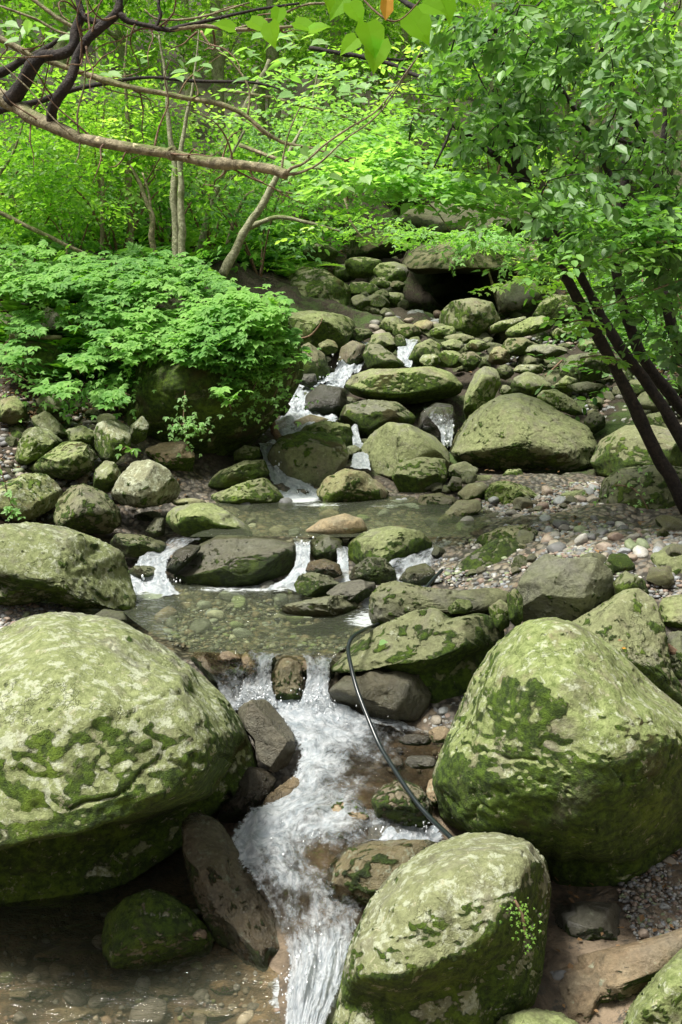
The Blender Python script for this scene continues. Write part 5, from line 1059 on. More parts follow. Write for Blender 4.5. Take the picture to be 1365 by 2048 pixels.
# ------------------------------------------------------------------ stems standing on the left bank (traced)
def traced(name, label, cat, limbs, mat, group=None, base=None, wob=.35):
    """limbs: [(part name, [(px,py,d,width_px)...])]; first limb starts at the ground"""
    b = np.array(P(*limbs[0][1][0][:3])) if base is None else np.array(base, float)
    t = empty(name, b, label, cat, group)
    for i, (pn, pts) in enumerate(limbs):
        tube(pn, [P(x, y, d) - b for x, y, d, w in pts], [w * d / F / (2.5 if 'evergreen' in label else 2) for x, y, d, w in pts], M_BARK_DARK if (len(label) > 40 and 'gnarled' in label and i in (2, 3, 4, 6, 8, 9)) else mat, t, seg=10 if pts[0][3] > 12 else 6, sub=6 if pts[0][3] > 6 else 4, wob=wob, seed=i * 3.7 + len(label))
    return t, b
traced('young_tree', 'pale twin trunk standing upright on the left bank', 'tree', [('trunk', [(350,560,14.6,17),(352,480,14.6,15),(348,400,14.6,14),(350,330,14.6,12),(338,250,14.6,9),(332,160,14.6,6),(318,70,14.6,3)]), ('trunk', [(366,560,14.5,15),(365,470,14.5,14),(362,400,14.5,13),(360,330,14.5,11),(372,240,14.5,7),(390,150,14.5,5),(398,60,14.5,2)])], M_BARK_GREEN)
traced('young_tree', 'knobbly brown stem just left of the pale twin trunk', 'tree', [('trunk', [(312,550,14.8,13),(305,480,14.8,12),(303,430,14.8,11),(285,380,14.8,8),(262,330,14.8,5)]), ('limb', [(303,430,14.8,6),(300,390,14.8,5),(285,345,14.8,3)])], M_BARK_PALE)
traced('young_tree', 'thin pale trunk at the far left of the bank', 'tree', [('trunk', [(205,520,15.2,10),(205,420,15.2,9),(206,370,15.2,8),(204,300,15.2,6),(210,200,15.2,3)])], M_BARK_PALE)
traced('young_tree', 'grey blotched trunk between the far left trunk and the twin trunk', 'tree', [('trunk', [(262,520,15.4,14),(260,400,15.4,13),(256,350,15.4,12),(258,260,15.4,9),(250,150,15.4,5),(256,60,15.4,2)])], M_BARK_PALE)
traced('young_tree', 'pale trunk leaning right towards the broken branch end', 'tree', [('trunk', [(445,550,14.9,18),(480,480,14.9,16),(520,415,14.9,14),(555,355,14.9,11),(585,290,14.9,7),(620,220,15.2,5),(640,120,15.4,2)]), ('limb', [(488,465,15.5,11),(520,445,15.3,10),(560,434,15.2,8),(620,445,15.1,6),(680,462,15.0,3)])], M_BARK_GREEN)
traced('young_tree', 'slim greenish trunk leaning behind the pale leaning one', 'tree', [('trunk', [(395,520,17.5,12),(410,450,17.5,12),(430,390,17.5,11),(455,330,17.5,8),(490,260,17.5,5)]), ('limb', [(412,445,17.5,7),(440,390,17.4,5),(470,350,17.3,3)])], M_BARK_GREEN)
traced('young_tree', 'thick mossy trunk leaning far back in the woodland', 'tree', [('trunk', [(370,430,24,26),(400,370,24,24),(440,300,24,20),(500,200,24,14),(540,120,24,9)])], M_BARK_GREEN)
traced('young_tree', 'thin stem curving over the mossy rock slope', 'tree', [('trunk', [(455,490,18,9),(470,440,18,8),(495,390,18,7),(540,380,17.8,5),(600,390,17.6,3)])], M_BARK_PALE)
traced('fallen_branch', 'bare pale branch slanting across the left undergrowth', 'branch', [('stem', [(-40,405,12.5,9),(60,455,12.5,9),(130,488,12.6,8),(190,515,12.8,7),(240,528,13,4)]), ('twig', [(130,488,12.6,5),(134,505,12.6,4),(133,530,12.6,2)])], M_BARK_PALE)
traced('fallen_branch', 'short mossy log lying on the left bank', 'branch', [('stem', [(20,672,11.2,10),(70,674,11.2,10),(125,676,11.2,9)])], M_BARK_PALE)
traced('driftwood', 'reddish brown stick of driftwood jammed in the cascade', 'driftwood', [('stem', [(540,830,11.6,13),(550,860,11.5,15),(565,885,11.4,14),(572,890,11.4,8)])], M_TWIG, wob=.2)
traced('fallen_branch', 'thin bare stick across the right boulder field', 'branch', [('stem', [(1090,752,13.2,4),(1110,735,13.2,5),(1125,720,13.2,3)])], M_TWIG)
traced('fallen_branch', 'forked bare twig lying over the flat ledge rock', 'branch', [('stem', [(580,680,14.6,4),(620,672,14.5,4),(640,650,14.4,3),(645,636,14.4,2)])], M_TWIG)
traced('driftwood', 'weathered stick poking out right of the crag', 'driftwood', [('stem', [(1325,1285,6.0,14),(1350,1305,6.0,15),(1400,1330,6.0,13)])], M_TWIG, wob=.2)
for i, (x, y, l) in enumerate([('r', 0, 0)]): pass

# saplings with layered light foliage on the left
def sapling(label, base, stems, blobs, ns, L, nl, ls, mat, seed, tm=TOVAL, bark=M_BARK_PALE, name='sapling', cat='sapling', droop=.12, tilt=.28, flat=.25, group=None):
    b = np.array(P(*base)); b[2] = float(terr(b[0], b[1])) if base[1] > 300 or True else b[2]
    t = empty(name, b, label, cat, group)
    for i, s in enumerate(stems):
        tube('stem', [np.zeros(3) - [0, 0, .1]] + [P(x, y, d) - b for x, y, d in s[1:]], [s[0] * (1 - .8 * k / len(s[1:])) for k in range(len(s))], bark, t, seg=7, sub=4, wob=.3, seed=seed + i)
    bl_ = []
    for (px, py, d, rx, ry, rd) in blobs:
        bl_.append((P(px, py, d), (rx * d / F, rd, ry * d / F)))
    crown('foliage', t, b, bl_, ns, L, nl, ls, mat, tm, seed, tilt=tilt, droop=droop, flat=flat, shell=.2)
    return t
sapling('light green sapling with layered leaves at the left edge', (-30,560,13), [[.03,(-20,400,13),(30,300,13),(60,200,13)],[.02,(-60,380,13),(-40,250,13)]],
        [(0,330,13,90,30,.9),(90,300,13.2,90,26,.9),(30,400,12.8,90,26,.9),(110,370,13.4,70,24,.9),(20,250,13.3,90,26,.9),(100,230,13.6,80,24,.9),(150,420,13.6,70,24,.8),(-20,460,12.8,80,26,.8),(60,170,13.8,90,30,.9)], 420, .55, 11, .075, M_L_MID, 41)
sapling('yellow green sapling between the thin left trunks', (200,560,15.5), [[.03,(205,420,15.5),(190,300,15.5),(200,180,15.5)],[.02,(240,400,15.5),(280,280,15.5)]],
        [(180,290,15.5,90,26,1),(260,260,15.8,90,26,1),(150,230,15.6,80,26,1),(300,300,16.3,60,18,.8),(210,180,16,100,28,1),(120,340,15.3,60,22,.9),(320,220,16,80,24,.9)], 420, .6, 11, .085, M_L_FAR, 42)
sapling('sapling with fine pale leaves behind the broken branch end', (640,500,20), [[.03,(650,400,20),(640,300,20),(660,220,20)]],
        [(640,300,20,100,24,1.2),(720,340,20,90,22,1.2),(560,330,20,80,20,1.1),(680,250,20,110,24,1.3),(600,390,20,70,18,1),(760,280,20,80,24,1.2),(520,270,20,80,22,1.2)], 380, .7, 11, .10, M_L_PALE, 43)
sapling('low arching sapling in front of the cave roof', (1010,520,18), [[.03,(960,500,17.6),(900,470,17.2),(860,470,17)],[.02,(1060,480,17.6),(1090,450,17.5)]],
        [(880,480,17,80,12,.8),(960,490,17.2,80,12,.8),(820,470,17.2,60,10,.7),(1000,470,17.2,80,14,.8),(760,455,17.6,60,10,.7),(1060,500,17.2,60,12,.8)], 150, .5, 12, .085, M_L_PALE, 44, tm=TPALM3)
sapling('pale leafed bush on the left bank above the enormous boulder', (300,600,13.8), [[.02,(300,540,13.5),(280,500,13.3)],[.02,(360,540,13.5),(400,520,13.3)]],
        [(230,560,13.4,90,20,.7),(330,540,13.5,80,18,.7),(140,540,13.2,80,20,.7),(60,560,12.8,80,20,.7)], 230, .45, 8, .10, M_L_SHRUB, 45, tm=TPALM)

# ------------------------------------------------------------------ shrubs cloaking the enormous mossy boulder
SH = [(330,560,11.6,90,46),(430,615,11.2,84,40),(520,640,10.9,80,50),(560,700,10.8,56,44),(250,610,11.3,80,46),(150,570,11.6,90,40),(50,570,11.4,90,36),(400,660,10.8,90,46),(480,720,10.5,80,44),(320,675,10.7,80,40),(400,715,10.6,80,30),
      (265,715,10.6,50,28),(530,750,10.5,50,30),(462,792,10.1,40,20),(30,520,12.2,80,30),(190,540,12.2,80,30),(420,580,12.0,50,20),(220,690,10.8,50,30),(160,640,11.2,40,22),(60,655,11.2,50,20),(170,735,10.7,44,18),(110,780,10.4,50,16),(225,800,10.3,34,18),(30,720,10.8,40,18)]
wl = ['shrub with five fingered leaves at the back of the enormous boulder','shrub with five fingered leaves along the crest of the enormous boulder','leafy shrub on the right shoulder of the enormous boulder above the stream','leafy shrub hanging over the right end of the enormous boulder','dense shrub left of the crest of the enormous boulder','five fingered shrub on the bank above the bare grey slab','five fingered shrub over the brown half buried rock','bushy clump in the middle of the enormous boulder','bushy clump on the right face of the enormous boulder','bushy clump on the left face of the enormous boulder','drooping clump at the lower middle of the enormous boulder',
      'low clump above the left rock pile','small leaved clump near the stream side of the enormous boulder','hanging sprig with big leaves near the bottom of the enormous boulder','shrub at the left edge under the slanting bare branch','shrub below the thin far left trunk','shrub at the foot of the pale leaning trunk','small bush over the mossy hump','tiny bush above the log on the left bank','shrub leaves spilling over the log on the left bank','small shrub right of the olive mossed slab','low spreading shrub above the left rock pile blocks','shrub tuft where the left rock pile meets the enormous boulder','shrub at the left edge beside the olive mossed slab']
from mathutils.bvhtree import BVHTree
_bo = [o for o in COL.objects if o.get('label', '').startswith('enormous moss covered')][0]
_bv = BVHTree.FromPolygons([v.co + _bo.location for v in _bo.data.vertices], [tuple(f.vertices) for f in _bo.data.polygons])
def surf_hit(x, y):
    r_ = ray(x, y); h_ = _bv.ray_cast(Vector(CAM), Vector(r_))[0]; g_ = ghit(np.array([x]), np.array([y]))[0]
    return g_ if h_ is None or h_[1] > g_[1] else np.array(h_)
for i, (px, py, d, rx, ry) in enumerate(SH):
    b = P(px, py + ry * .4, d + .4); rg = np.random.default_rng(700 + i)
    t = empty('leafy_shrub', b, wl[i], 'shrub', 'shrubs around the enormous mossy boulder')
    n = int(rx * ry / 19); q = rg.uniform(-1, 1, (n * 2, 3)); q = q[(q ** 2).sum(1) < 1][:n]; n = len(q)
    # leaves sit in a blanket that leans with the slope
    hits = np.array([surf_hit(px + a * rx, py + c * ry) for a, c, e in q]); flat_ = np.array([P(px + a * rx, py + c * ry, d - c * .55 + .18 * e) for a, c, e in q]); hits = np.where((hits[:, 1] > flat_[:, 1] + .5)[:, None], flat_, hits); to_cam = CAM - hits; to_cam /= np.linalg.norm(to_cam, axis=1, keepdims=True)
    pos = hits + (to_cam * .6 + [0, 0, .25]) * (.05 + (.34 + .12 * (i % 3)) * rg.random((n, 1)) ** 1.3) - b
    dd = np.stack([rg.normal(size=n) * .7, -np.abs(rg.normal(size=n)) * .6 - .35, rg.normal(size=n) * .15 - .22], -1)
    nn = np.array([0, -.35, 1.0]) + rg.normal(size=(n, 3)) * .26
    small = i in (12,)
    leaves('foliage', pos, dd, nn, (.122 if not small else .08) * rg.uniform(.65, 1.2, n), M_L_SHRUB if not small else M_L_PALE, t, TPALM)
    for j in range(0, n, max(1, n // 7)):
        tube('stem', [pos[j] * .6 + [0, .12, -.1], pos[j] * .85 + [0, .08, -.04], pos[j]], [.008, .006, .003], M_TWIG, t, seg=5, sub=3)
# trailing ivy
def ivy(label, pts, mat, ls, n, seed, spread=14):
    rg = np.random.default_rng(seed); K = np.array([P(*p) for p in pts]); b = K[0]; t = empty('ivy_vine', b, label, 'ivy')
    tube('stem', K - b, [.006] * len(K), M_TWIG, t, seg=5, sub=6, wob=1.0, seed=seed)
    tt = rg.uniform(0, len(K) - 1, n); q = crom(K, tt) + rg.normal(size=(n, 3)) * spread * pts[0][2] / F * np.array([1, .4, .8]) + [0, -.05, 0] - b
    dd = np.stack([rg.normal(size=n), -np.abs(rg.normal(size=n)), -np.abs(rg.normal(size=n)) * .8], -1); nn = np.array([0, -.8, .7]) + rg.normal(size=(n, 3)) * .35
    leaves('foliage', q, dd, nn, ls * rg.uniform(.6, 1.2, n), mat, t, TPALM3); return t
ivy('ivy vine trailing down the middle of the enormous boulder', [(370,780,10.2),(368,830,10.1),(372,870,10.1),(380,900,10.2)], M_L_PALE, .055, 40, 1)
ivy('ivy with small rounded leaves creeping over the right side of the enormous boulder', [(500,700,10.3),(520,740,10.2),(505,790,10.2),(540,800,10.4),(560,760,10.4)], M_L_PALE, .055, 230, 2, 34)
ivy('ivy patch low on the enormous boulder above the dark hollow', [(345,850,10.1),(380,850,10.1),(420,860,10.1)], M_L_PALE, .06, 60, 3, 16)
ivy('single bright sprig growing from the left rock pile', [(245,900,9.7),(255,893,9.6),(265,898,9.5)], M_L_MID, .09, 5, 4, 5)
ivy('creeper leaves dotting the big dark round boulder', [(1230,970,8.9),(1270,980,8.85),(1300,1040,8.8),(1250,1050,8.9)], M_L_PALE, .04, 60, 5, 34)
ivy('creeper over the lower left edge rocks', [(0,930,8.6),(20,1000,8.5),(40,1030,8.5)], M_L_PALE, .07, 24, 6, 10)
ivy('thin creeper on the left bank below the olive slab', [(20,740,10.7),(120,790,10.3),(200,770,10.5),(260,790,10.2)], M_L_SHRUB, .07, 220, 7, 30)
ivy('leafy creeper along the top of the left bank', [(0,700,11),(60,640,11.5),(130,620,11.6),(190,660,11.2)], M_L_SHRUB, .08, 130, 8, 26)

# ferns and low plants on the banks
def herb(seed, tm, mat, n, ls, spread, up):
    rg = np.random.default_rng(seed); a = rg.uniform(0, 6.28, n)
    pos = np.stack([np.cos(a) * spread * rg.random(n), np.sin(a) * spread * rg.random(n), rg.random(n) * up], -1)
    dd = np.stack([np.cos(a), np.sin(a), .5 + 0 * a], -1) + rg.normal(size=(n, 3)) * .15
    nn = np.stack([-np.cos(a) * .4, -np.sin(a) * .4, 1 + 0 * a], -1)
    V0, F0 = tm
    e_ = empty('fern', (0,0,0), 'x', 'fern'); leaves('foliage', pos, dd, nn, ls * rg.uniform(.7, 1.1, n), mat, e_, tm)
    return e_
hp_ = [herb(51, TFROND, M_L_FERN, 11, .5, .05, .05), herb(52, TFROND, M_L_MID, 9, .42, .05, .05), herb(53, TPALM, M_L_SHRUB, 16, .13, .25, .3), herb(54, TOVAL, M_L_MID, 26, .10, .25, .3)]
hn = ['fern', 'fern', 'forest_herb', 'forest_herb']; hl = ['dark green fern on the wooded bank', 'fresh green fern on the wooded bank', 'five leaved herb on the wooded bank', 'small leaved green herb on the wooded bank']
zones = [([(0,440),(560,440),(540,540),(300,540),(0,520)], 120, 61), ([(180,600),(250,700),(260,800),(120,790),(0,720),(0,600)], 34, 62), ([(480,480),(700,440),(740,480),(600,560),(520,560)], 34, 63), ([(1080,520),(1365,500),(1365,760),(1250,700),(1120,620)], 60, 64), ([(760,380),(1365,380),(1365,480),(800,450)], 50, 65)]
used = set()
for poly, n, sd in zones:
    rg = np.random.default_rng(sd); pts = sample_poly(poly, n, rg); Gp = ghit(pts[:, 0], pts[:, 1])
    for i in range(n):
        k = int(rg.integers(4)); o = hp_[k] if k not in used else copy_tree(hp_[k])
        used.add(k); o.name = hn[k]; s = rg.uniform(.8, 1.7); o.location = Gp[i] + [0, 0, .02]; o.scale = (s, s, s); o.rotation_euler = (rg.normal() * .1, rg.normal() * .1, rg.uniform(0, 6.28))
        tag(o, hl[k], 'fern' if k < 2 else 'plant', 'ferns and herbs on the banks')
# fallen leaves
def litter(poly, n, seed, ls=.05):
    rg = np.random.default_rng(seed); pts = sample_poly(poly, n, rg); Gp = ghit(pts[:, 0], pts[:, 1]) + [0, 0, .03]
    o = leaves('leaf_litter', Gp, outdirs(rg, n, .2), np.array([0, 0, 1]) + rg.normal(size=(n, 3)) * .3, ls * rg.uniform(.6, 1.5, n), M_L_DRY, None, TSIMP); tag(o, kind='stuff')
litter([(0,560),(260,620),(260,820),(0,860)], 1600, 71); litter([(0,420),(700,420),(700,560),(0,560)], 2500, 72, .07); litter([(1000,480),(1365,480),(1365,800),(1200,700)], 1500, 73, .07)

litter([(850,640),(1200,640),(1365,850),(1365,1130),(950,1080),(860,980)], 500, 74, .05); litter([(0,780),(260,820),(400,1000),(0,1080)], 420, 75, .05); litter([(1100,1700),(1365,1680),(1365,2048),(1100,2048)], 70, 76, .035)
# ------------------------------------------------------------------ overhanging tree, top left (traced limbs)
b0 = G(-2.9, 5.6)
t, b = traced('overhanging_tree', 'gnarled tree reaching in from the left with bare crooked limbs over the stream', 'tree', [
  ('trunk', [(-340,1000,5.9,90),(-330,760,5.8,80),(-290,500,5.7,70),(-200,300,5.6,56),(-100,215,5.5,44)]),
  ('limb', [(-120,225,5.5,46),(-50,190,5.4,36),(0,188,5.35,34),(35,203,5.3,30),(70,232,5.25,28),(105,255,5.2,25),(150,280,5.15,23),(180,288,5.12,22),(260,292,5.05,19),(340,305,5.0,20),(345,304,5.0,30),(352,308,5.0,20),(430,325,4.95,20),(500,338,4.9,20),(545,345,4.88,22),(570,352,4.86,24)]),
  ('limb', [(20,195,5.3,32),(40,165,5.25,28),(60,128,5.2,27),(85,108,5.2,22),(120,108,5.2,20),(145,95,5.2,20),(150,60,5.2,18),(165,30,5.2,16),(160,0,5.2,13),(150,-60,5.2,12)]),
  ('limb', [(108,252,5.2,18),(112,215,5.15,20),(130,180,5.1,19),(150,145,5.1,18),(165,100,5.1,17),(185,70,5.1,17),(215,48,5.1,18),(240,30,5.1,18),(245,5,5.1,14),(240,-60,5.1,10)]),
  ('limb', [(165,25,5.2,14),(180,38,5.2,12),(205,42,5.18,12),(225,38,5.15,11),(243,30,5.1,12),(262,45,5.1,10),(300,53,5.1,9),(335,60,5.1,10),(370,50,5.1,7),(430,38,5.1,6),(520,18,5.1,5),(600,6,5.1,4)]),
  ('limb', [(335,60,5.1,8),(400,54,5.1,8),(470,61,5.1,7),(540,55,5.1,6),(600,50,5.1,4)]),
  ('limb', [(310,58,5.1,8),(322,30,5.1,7),(318,8,5.1,6),(325,-30,5.1,5)]),
  ('limb', [(-40,60,6.0,12),(0,78,6.0,12),(60,110,6.0,11),(110,128,6.0,10),(160,145,6.0,10),(210,158,6.0,11),(300,185,6.0,10),(370,198,6.0,9),(440,210,6.0,9),(490,230,6.0,9),(530,262,6.0,8),(570,285,6.0,7),(640,300,6.0,5),(700,325,6.0,3)]),
  ('limb', [(-60,140,6.2,20),(0,145,6.2,17),(50,122,6.2,13),(95,92,6.2,9),(125,68,6.2,6)]),
  ('limb', [(-60,225,6.3,18),(0,220,6.3,14),(70,205,6.3,12),(120,185,6.3,11),(200,168,6.3,8),(300,155,6.3,6),(400,165,6.3,6),(500,165,6.3,5),(560,178,6.3,3)]),
  ('twig', [(570,350,4.86,8),(585,335,4.85,7),(610,325,4.85,5),(650,290,4.85,4),(700,255,4.85,4),(760,215,4.85,3),(830,120,4.85,2)]),
  ('twig', [(560,350,4.86,7),(600,345,4.85,5),(640,325,4.85,4),(690,280,4.85,3),(760,225,4.85,3),(845,100,4.85,2)]),
  ('twig', [(565,345,4.86,6),(568,310,4.86,4),(580,260,4.86,3),(600,215,4.86,2)]),
  ('twig', [(160,285,5.1,5),(155,230,5.1,4),(170,170,5.1,4),(172,120,5.1,3)]),
  ('twig', [(170,288,5.1,4),(110,240,5.1,3),(60,180,5.1,3),(0,125,5.1,2)]),
  ('twig', [(160,280,5.1,4),(158,310,5.1,3),(150,325,5.1,2)]),
  ('twig', [(495,235,6.0,5),(500,180,6.0,4),(470,130,6.0,4),(430,95,6.0,3),(370,70,6.0,2)]),
  ('twig', [(205,165,6.0,5),(220,180,6.0,3),(300,200,6.0,3),(320,215,6.0,2),(390,210,6.0,2)]),
  ('twig', [(0,10,5.6,4),(70,35,5.6,5),(110,60,5.6,5),(140,70,5.6,4)]),
  ('twig', [(40,-20,5.8,8),(90,15,5.8,8),(120,35,5.8,8),(150,52,5.8,7)]),
  ('twig', [(290,20,5.1,3),(320,40,5.1,4),(400,35,5.1,4),(500,5,5.1,3)]),
  ('twig', [(460,60,5.1,3),(540,40,5.1,4),(620,8,5.1,4),(720,12,5.0,3)]),
], M_BARK_PALE, base=b0, wob=.55)
_rg = np.random.default_rng(77)
for _seg, _n in (([(0,188,5.35),(105,255,5.2),(260,292,5.05),(430,325,4.95),(560,350,4.86)], 14), ([(0,78,6.0),(160,145,6.0),(300,185,6.0),(440,210,6.0),(570,285,6.0),(700,325,6)], 16), ([(60,128,5.2),(145,95,5.2),(165,30,5.2)], 6), ([(112,215,5.15),(150,145,5.1),(185,70,5.1),(240,30,5.1)], 8), ([(243,30,5.1),(335,60,5.1),(470,61,5.1),(600,50,5.1)], 12)):
    _K = np.array([P(*q_) for q_ in _seg])
    for _i in range(_n):
        _s = crom(_K, np.array([_rg.uniform(0, len(_K) - 1)]))[0]; _d = np.array([_rg.normal() * .8 + .3, _rg.normal() * .6, _rg.normal() * .9]); _d /= np.linalg.norm(_d); _L = _rg.uniform(.15, .5)
        _pp = [_s - b]
        for _k in range(4): _d = _d + _rg.normal(size=3) * .35; _d /= np.linalg.norm(_d); _pp.append(_pp[-1] + _d * _L / 4)
        tube('twig', _pp, [.006, .0045, .0035, .0025, .0015], M_TWIG, t, seg=5, sub=3, wob=.6, seed=_i)
# the broad pale leaves of that tree, in loose flat sprays
rg = np.random.default_rng(81); ps, ds, ns_, ss = [], [], [], []
for (px, py, d, rx, ry, n, s) in [(210,140,5.8,60,20,7,.075),(110,60,5.6,60,25,8,.08),(480,110,5.9,70,30,14,.08),(620,130,5.9,90,40,26,.08),(680,175,5.9,60,25,16,.08),(560,70,5.6,80,25,14,.08),(640,300,5.6,60,22,16,.075),(590,320,5.2,40,18,8,.075),(660,365,5.3,50,25,12,.07),(30,60,5.8,50,30,8,.08),
                              (420,30,5.4,60,20,8,.08),(300,110,6.0,60,16,7,.07),(760,190,6,50,30,12,.075),(400,150,6,60,16,7,.07)]:
    for _ in range(n):
        ps.append(P(px + rg.normal() * rx * .6, py + rg.normal() * ry * .6, d + rg.normal() * .2)); ds.append((rg.normal() * .8, -.5 + rg.normal() * .4, -.25)); ns_.append((rg.normal() * .3, -.35 + rg.normal() * .3, 1)); ss.append(s * rg.uniform(.6, 1.15))
leaves('foliage', np.array(ps) - b, np.array(ds), np.array(ns_), np.array(ss), M_L_PALE, t, THEART)
# close hanging leaves at the top centre
tb = P(640, -160, 3.3)
t2 = empty('leafy_twig', tb, 'twig of big translucent leaves, one orange, hanging at the top centre', 'twig')
for pts in [[(560,-30,3.3,4),(620,-5,3.3,4),(700,-30,3.3,5),(640,-160,3.3,6)], [(700,-30,3.3,4),(760,30,3.2,4),(800,40,3.2,3),(850,-10,3.2,3)], [(640,-160,3.3,6),(780,-80,3.3,5),(900,-40,3.3,3)]]:
    tube('stem', [P(x, y, d) - tb for x, y, d, w in pts], [w * d / F / 2 for *_, d, w in pts], M_TWIG, t2, seg=6, sub=5)
NL = [(470,72,.085,2.9),(500,55,.10,-.5),(540,60,.09,-1.4),(590,58,.10,-.4),(620,75,.08,.2),(700,20,.09,-1.0),(690,10,.10,-2.2),(735,60,.13,-1.3),(760,95,.12,-1.8),(820,40,.14,-1.0),(845,20,.10,-.4),(880,-5,.13,-1.2),(910,-10,.12,-.6),(650,-10,.09,-1.3),(715,90,.09,-2.4),(560,30,.07,-1.8)]
ps = np.array([P(x, y - 14, 3.2 + .1 * math.sin(i * 2.3)) for i, (x, y, s, a) in enumerate(NL)]); rg = np.random.default_rng(9)
ds = np.array([(math.cos(a), -.25, math.sin(a)) for *_, a in NL]); nn = np.array([(rg.normal() * .3, -.75, .65) for _ in NL])
leaves('foliage', ps - tb, ds, nn, np.array([s * .78 for _, _, s, _ in NL]), M_L_NEAR, t2, THEART)
leaves('orange_leaf', np.array([P(775, -12, 3.1)]) - tb, np.array([(-.05, -.2, -1.0)]), np.array([(.2, -1, .1)]), np.array([.075]), M_L_ORANGE, t2, TOVAL)['label'] = 'withered orange leaf'

# long sprays of pale leaves over the middle of the stream
def leafbranch(label, limbs, sprays, ls, mat, seed, tm=TOVAL, bark=M_BARK_PALE, name='leafy_branch', L=.35, nl=9):
    b = np.array(P(*limbs[0][0][:3])); t = empty(name, b, label, 'branch')
    for i, pts in enumerate(limbs):
        tube('stem', [P(x, y, d) - b for x, y, d, w in pts], [w * d / F / 2 for x, y, d, w in pts], bark, t, seg=6, sub=5, wob=.5, seed=seed + i)
    rg = np.random.default_rng(seed); st, dr = [], []
    for (px, py, d, rx, ry, n) in sprays:
        for _ in range(n): st.append(P(px + rg.uniform(-1, 1) * rx, py + rg.uniform(-1, 1) * ry, d + rg.normal() * .25)); dr.append((rg.normal() * .8 + .2, -.5 + rg.normal() * .5, rg.normal() * .12))
    a, bb, c = spray_leaves(rg, np.array(st), np.array(dr), L * rg.uniform(.6, 1.2, len(st)), nl, .2, .15, jit=.22)
    leaves('foliage', a - b, bb, c, ls * rg.uniform(.6, 1.2, len(a)), mat, t, tm); return t
leafbranch('long branch of pale green leaves stretching over the middle of the stream', [[(480,290,8.5,8),(600,330,8.2,7),(700,350,8,6),(820,385,7.8,5),(940,410,7.6,4),(1040,440,7.6,3)],[(700,350,8,5),(760,310,8,4),(860,330,8,3)],[(820,385,7.8,4),(900,375,7.7,3),(1000,400,7.6,2)],[(800,385,7.8,4),(860,410,7.8,3),(900,460,7.7,2)]],
   [(640,310,8.2,50,20,14),(720,330,8,60,24,22),(800,350,7.9,70,22,26),(880,370,7.8,70,18,26),(960,395,7.7,60,16,20),(680,400,8,50,14,10),(820,310,8,60,18,14),(740,290,8.1,50,18,12),(1010,430,7.6,40,14,10),(760,360,7.7,90,20,26),(900,390,7.5,100,18,26),(680,350,7.9,70,26,18)], .098, M_L_PALE, 91)
leafbranch('drooping spray of yellow green leaves above the cave', [[(700,440,10,5),(720,470,10,4),(745,490,10,2)],[(700,440,10,4),(690,400,10,5),(660,360,10.2,6)]], [(700,450,10,40,16,8),(735,478,10,26,10,6),(640,470,10.5,40,14,6)], .085, M_L_FAR, 92)
leafbranch('fine leaved branch crossing the upper middle of the view', [[(450,180,9,7),(560,200,9,6),(680,230,9,5),(780,280,9,4),(860,300,9,2)]], [(520,230,9,70,24,20),(620,220,9,70,28,22),(700,250,9,60,28,22),(560,160,9.2,80,28,20),(780,240,9,60,30,18),(680,160,9.2,80,30,20)], .07, M_L_PALE, 93)
leafbranch('bright leafy bough high in the middle beside the evergreen', [[(1000,60,11,8),(900,90,11,7),(800,120,11,5),(700,90,11,3)]], [(820,200,11,70,40,20),(760,100,11,90,40,20),(900,300,11.5,70,40,22),(960,260,11.5,60,40,20),(860,140,11,60,40,14)], .09, M_L_FAR, 94, bark=M_BARK_DARK)

# ------------------------------------------------------------------ dark evergreen on the right
eb = P(1400, 1075, 8.6); 
t, b = traced('evergreen_tree', 'dark glossy leaved evergreen with several leaning black stems on the right bank', 'tree', [
  ('trunk', [(1410,1120,8.6,44),(1370,1010,8.5,36),(1320,920,8.4,33),(1275,830,8.3,31),(1235,745,8.25,30),(1190,660,8.2,28),(1140,565,8.1,26),(1095,480,8.05,24),(1060,400,8.0,28),(1035,320,7.9,26),(1015,260,7.9,20),(990,180,7.9,12)]),
  ('trunk', [(1410,960,8.8,36),(1350,850,8.8,32),(1290,760,8.8,28),(1230,680,8.7,26),(1180,590,8.7,22),(1140,500,8.6,18),(1080,420,8.6,20)]),
  ('trunk', [(1420,880,9.2,32),(1350,800,9.2,30),(1300,740,9.1,28),(1255,640,9.0,26),(1235,560,8.9,24),(1240,450,8.9,26),(1250,340,8.8,18),(1240,240,8.8,10)]),
  ('trunk', [(1420,820,8.9,32),(1370,720,8.9,28),(1335,620,8.8,28),(1315,520,8.8,24),(1310,400,8.7,20),(1325,300,8.7,16),(1330,180,8.7,10)]),
  ('limb', [(1050,370,8.0,18),(1000,320,7.9,16),(950,280,7.9,13),(905,250,7.8,9),(870,230,7.8,5)]),
  ('limb', [(905,250,7.8,7),(890,290,7.8,6),(868,335,7.8,4)]),
  ('limb', [(1030,300,8,14),(1040,230,8,11),(1020,150,8,8),(980,90,8,6),(960,40,8,4)]),
  ('limb', [(1240,400,8.9,18),(1200,300,8.8,15),(1150,220,8.6,11),(1100,140,8.5,8),(1060,60,8.4,6)]),
  ('limb', [(1310,400,8.7,16),(1290,280,8.6,12),(1230,180,8.5,10),(1200,80,8.4,7)]),
  ('limb', [(1300,300,8.7,10),(1200,270,8.5,8),(1080,265,8.2,6),(980,240,8,4)]),
  ('twig', [(1000,230,7.8,3),(940,100,7.8,4),(1010,70,7.8,4),(1085,0,7.8,4)]),
  ('limb', [(990,60,8,18),(940,45,8.2,16),(880,30,8.4,14),(820,10,8.6,12),(780,-20,8.8,10)]),
  ('limb', [(700,110,9.5,11),(620,95,9.5,9),(760,122,9.4,11),(830,150,9.3,10),(900,170,9,8)]),
], M_BARK_DARK, base=eb, wob=.22)
rg = np.random.default_rng(95); st, dr = [], []
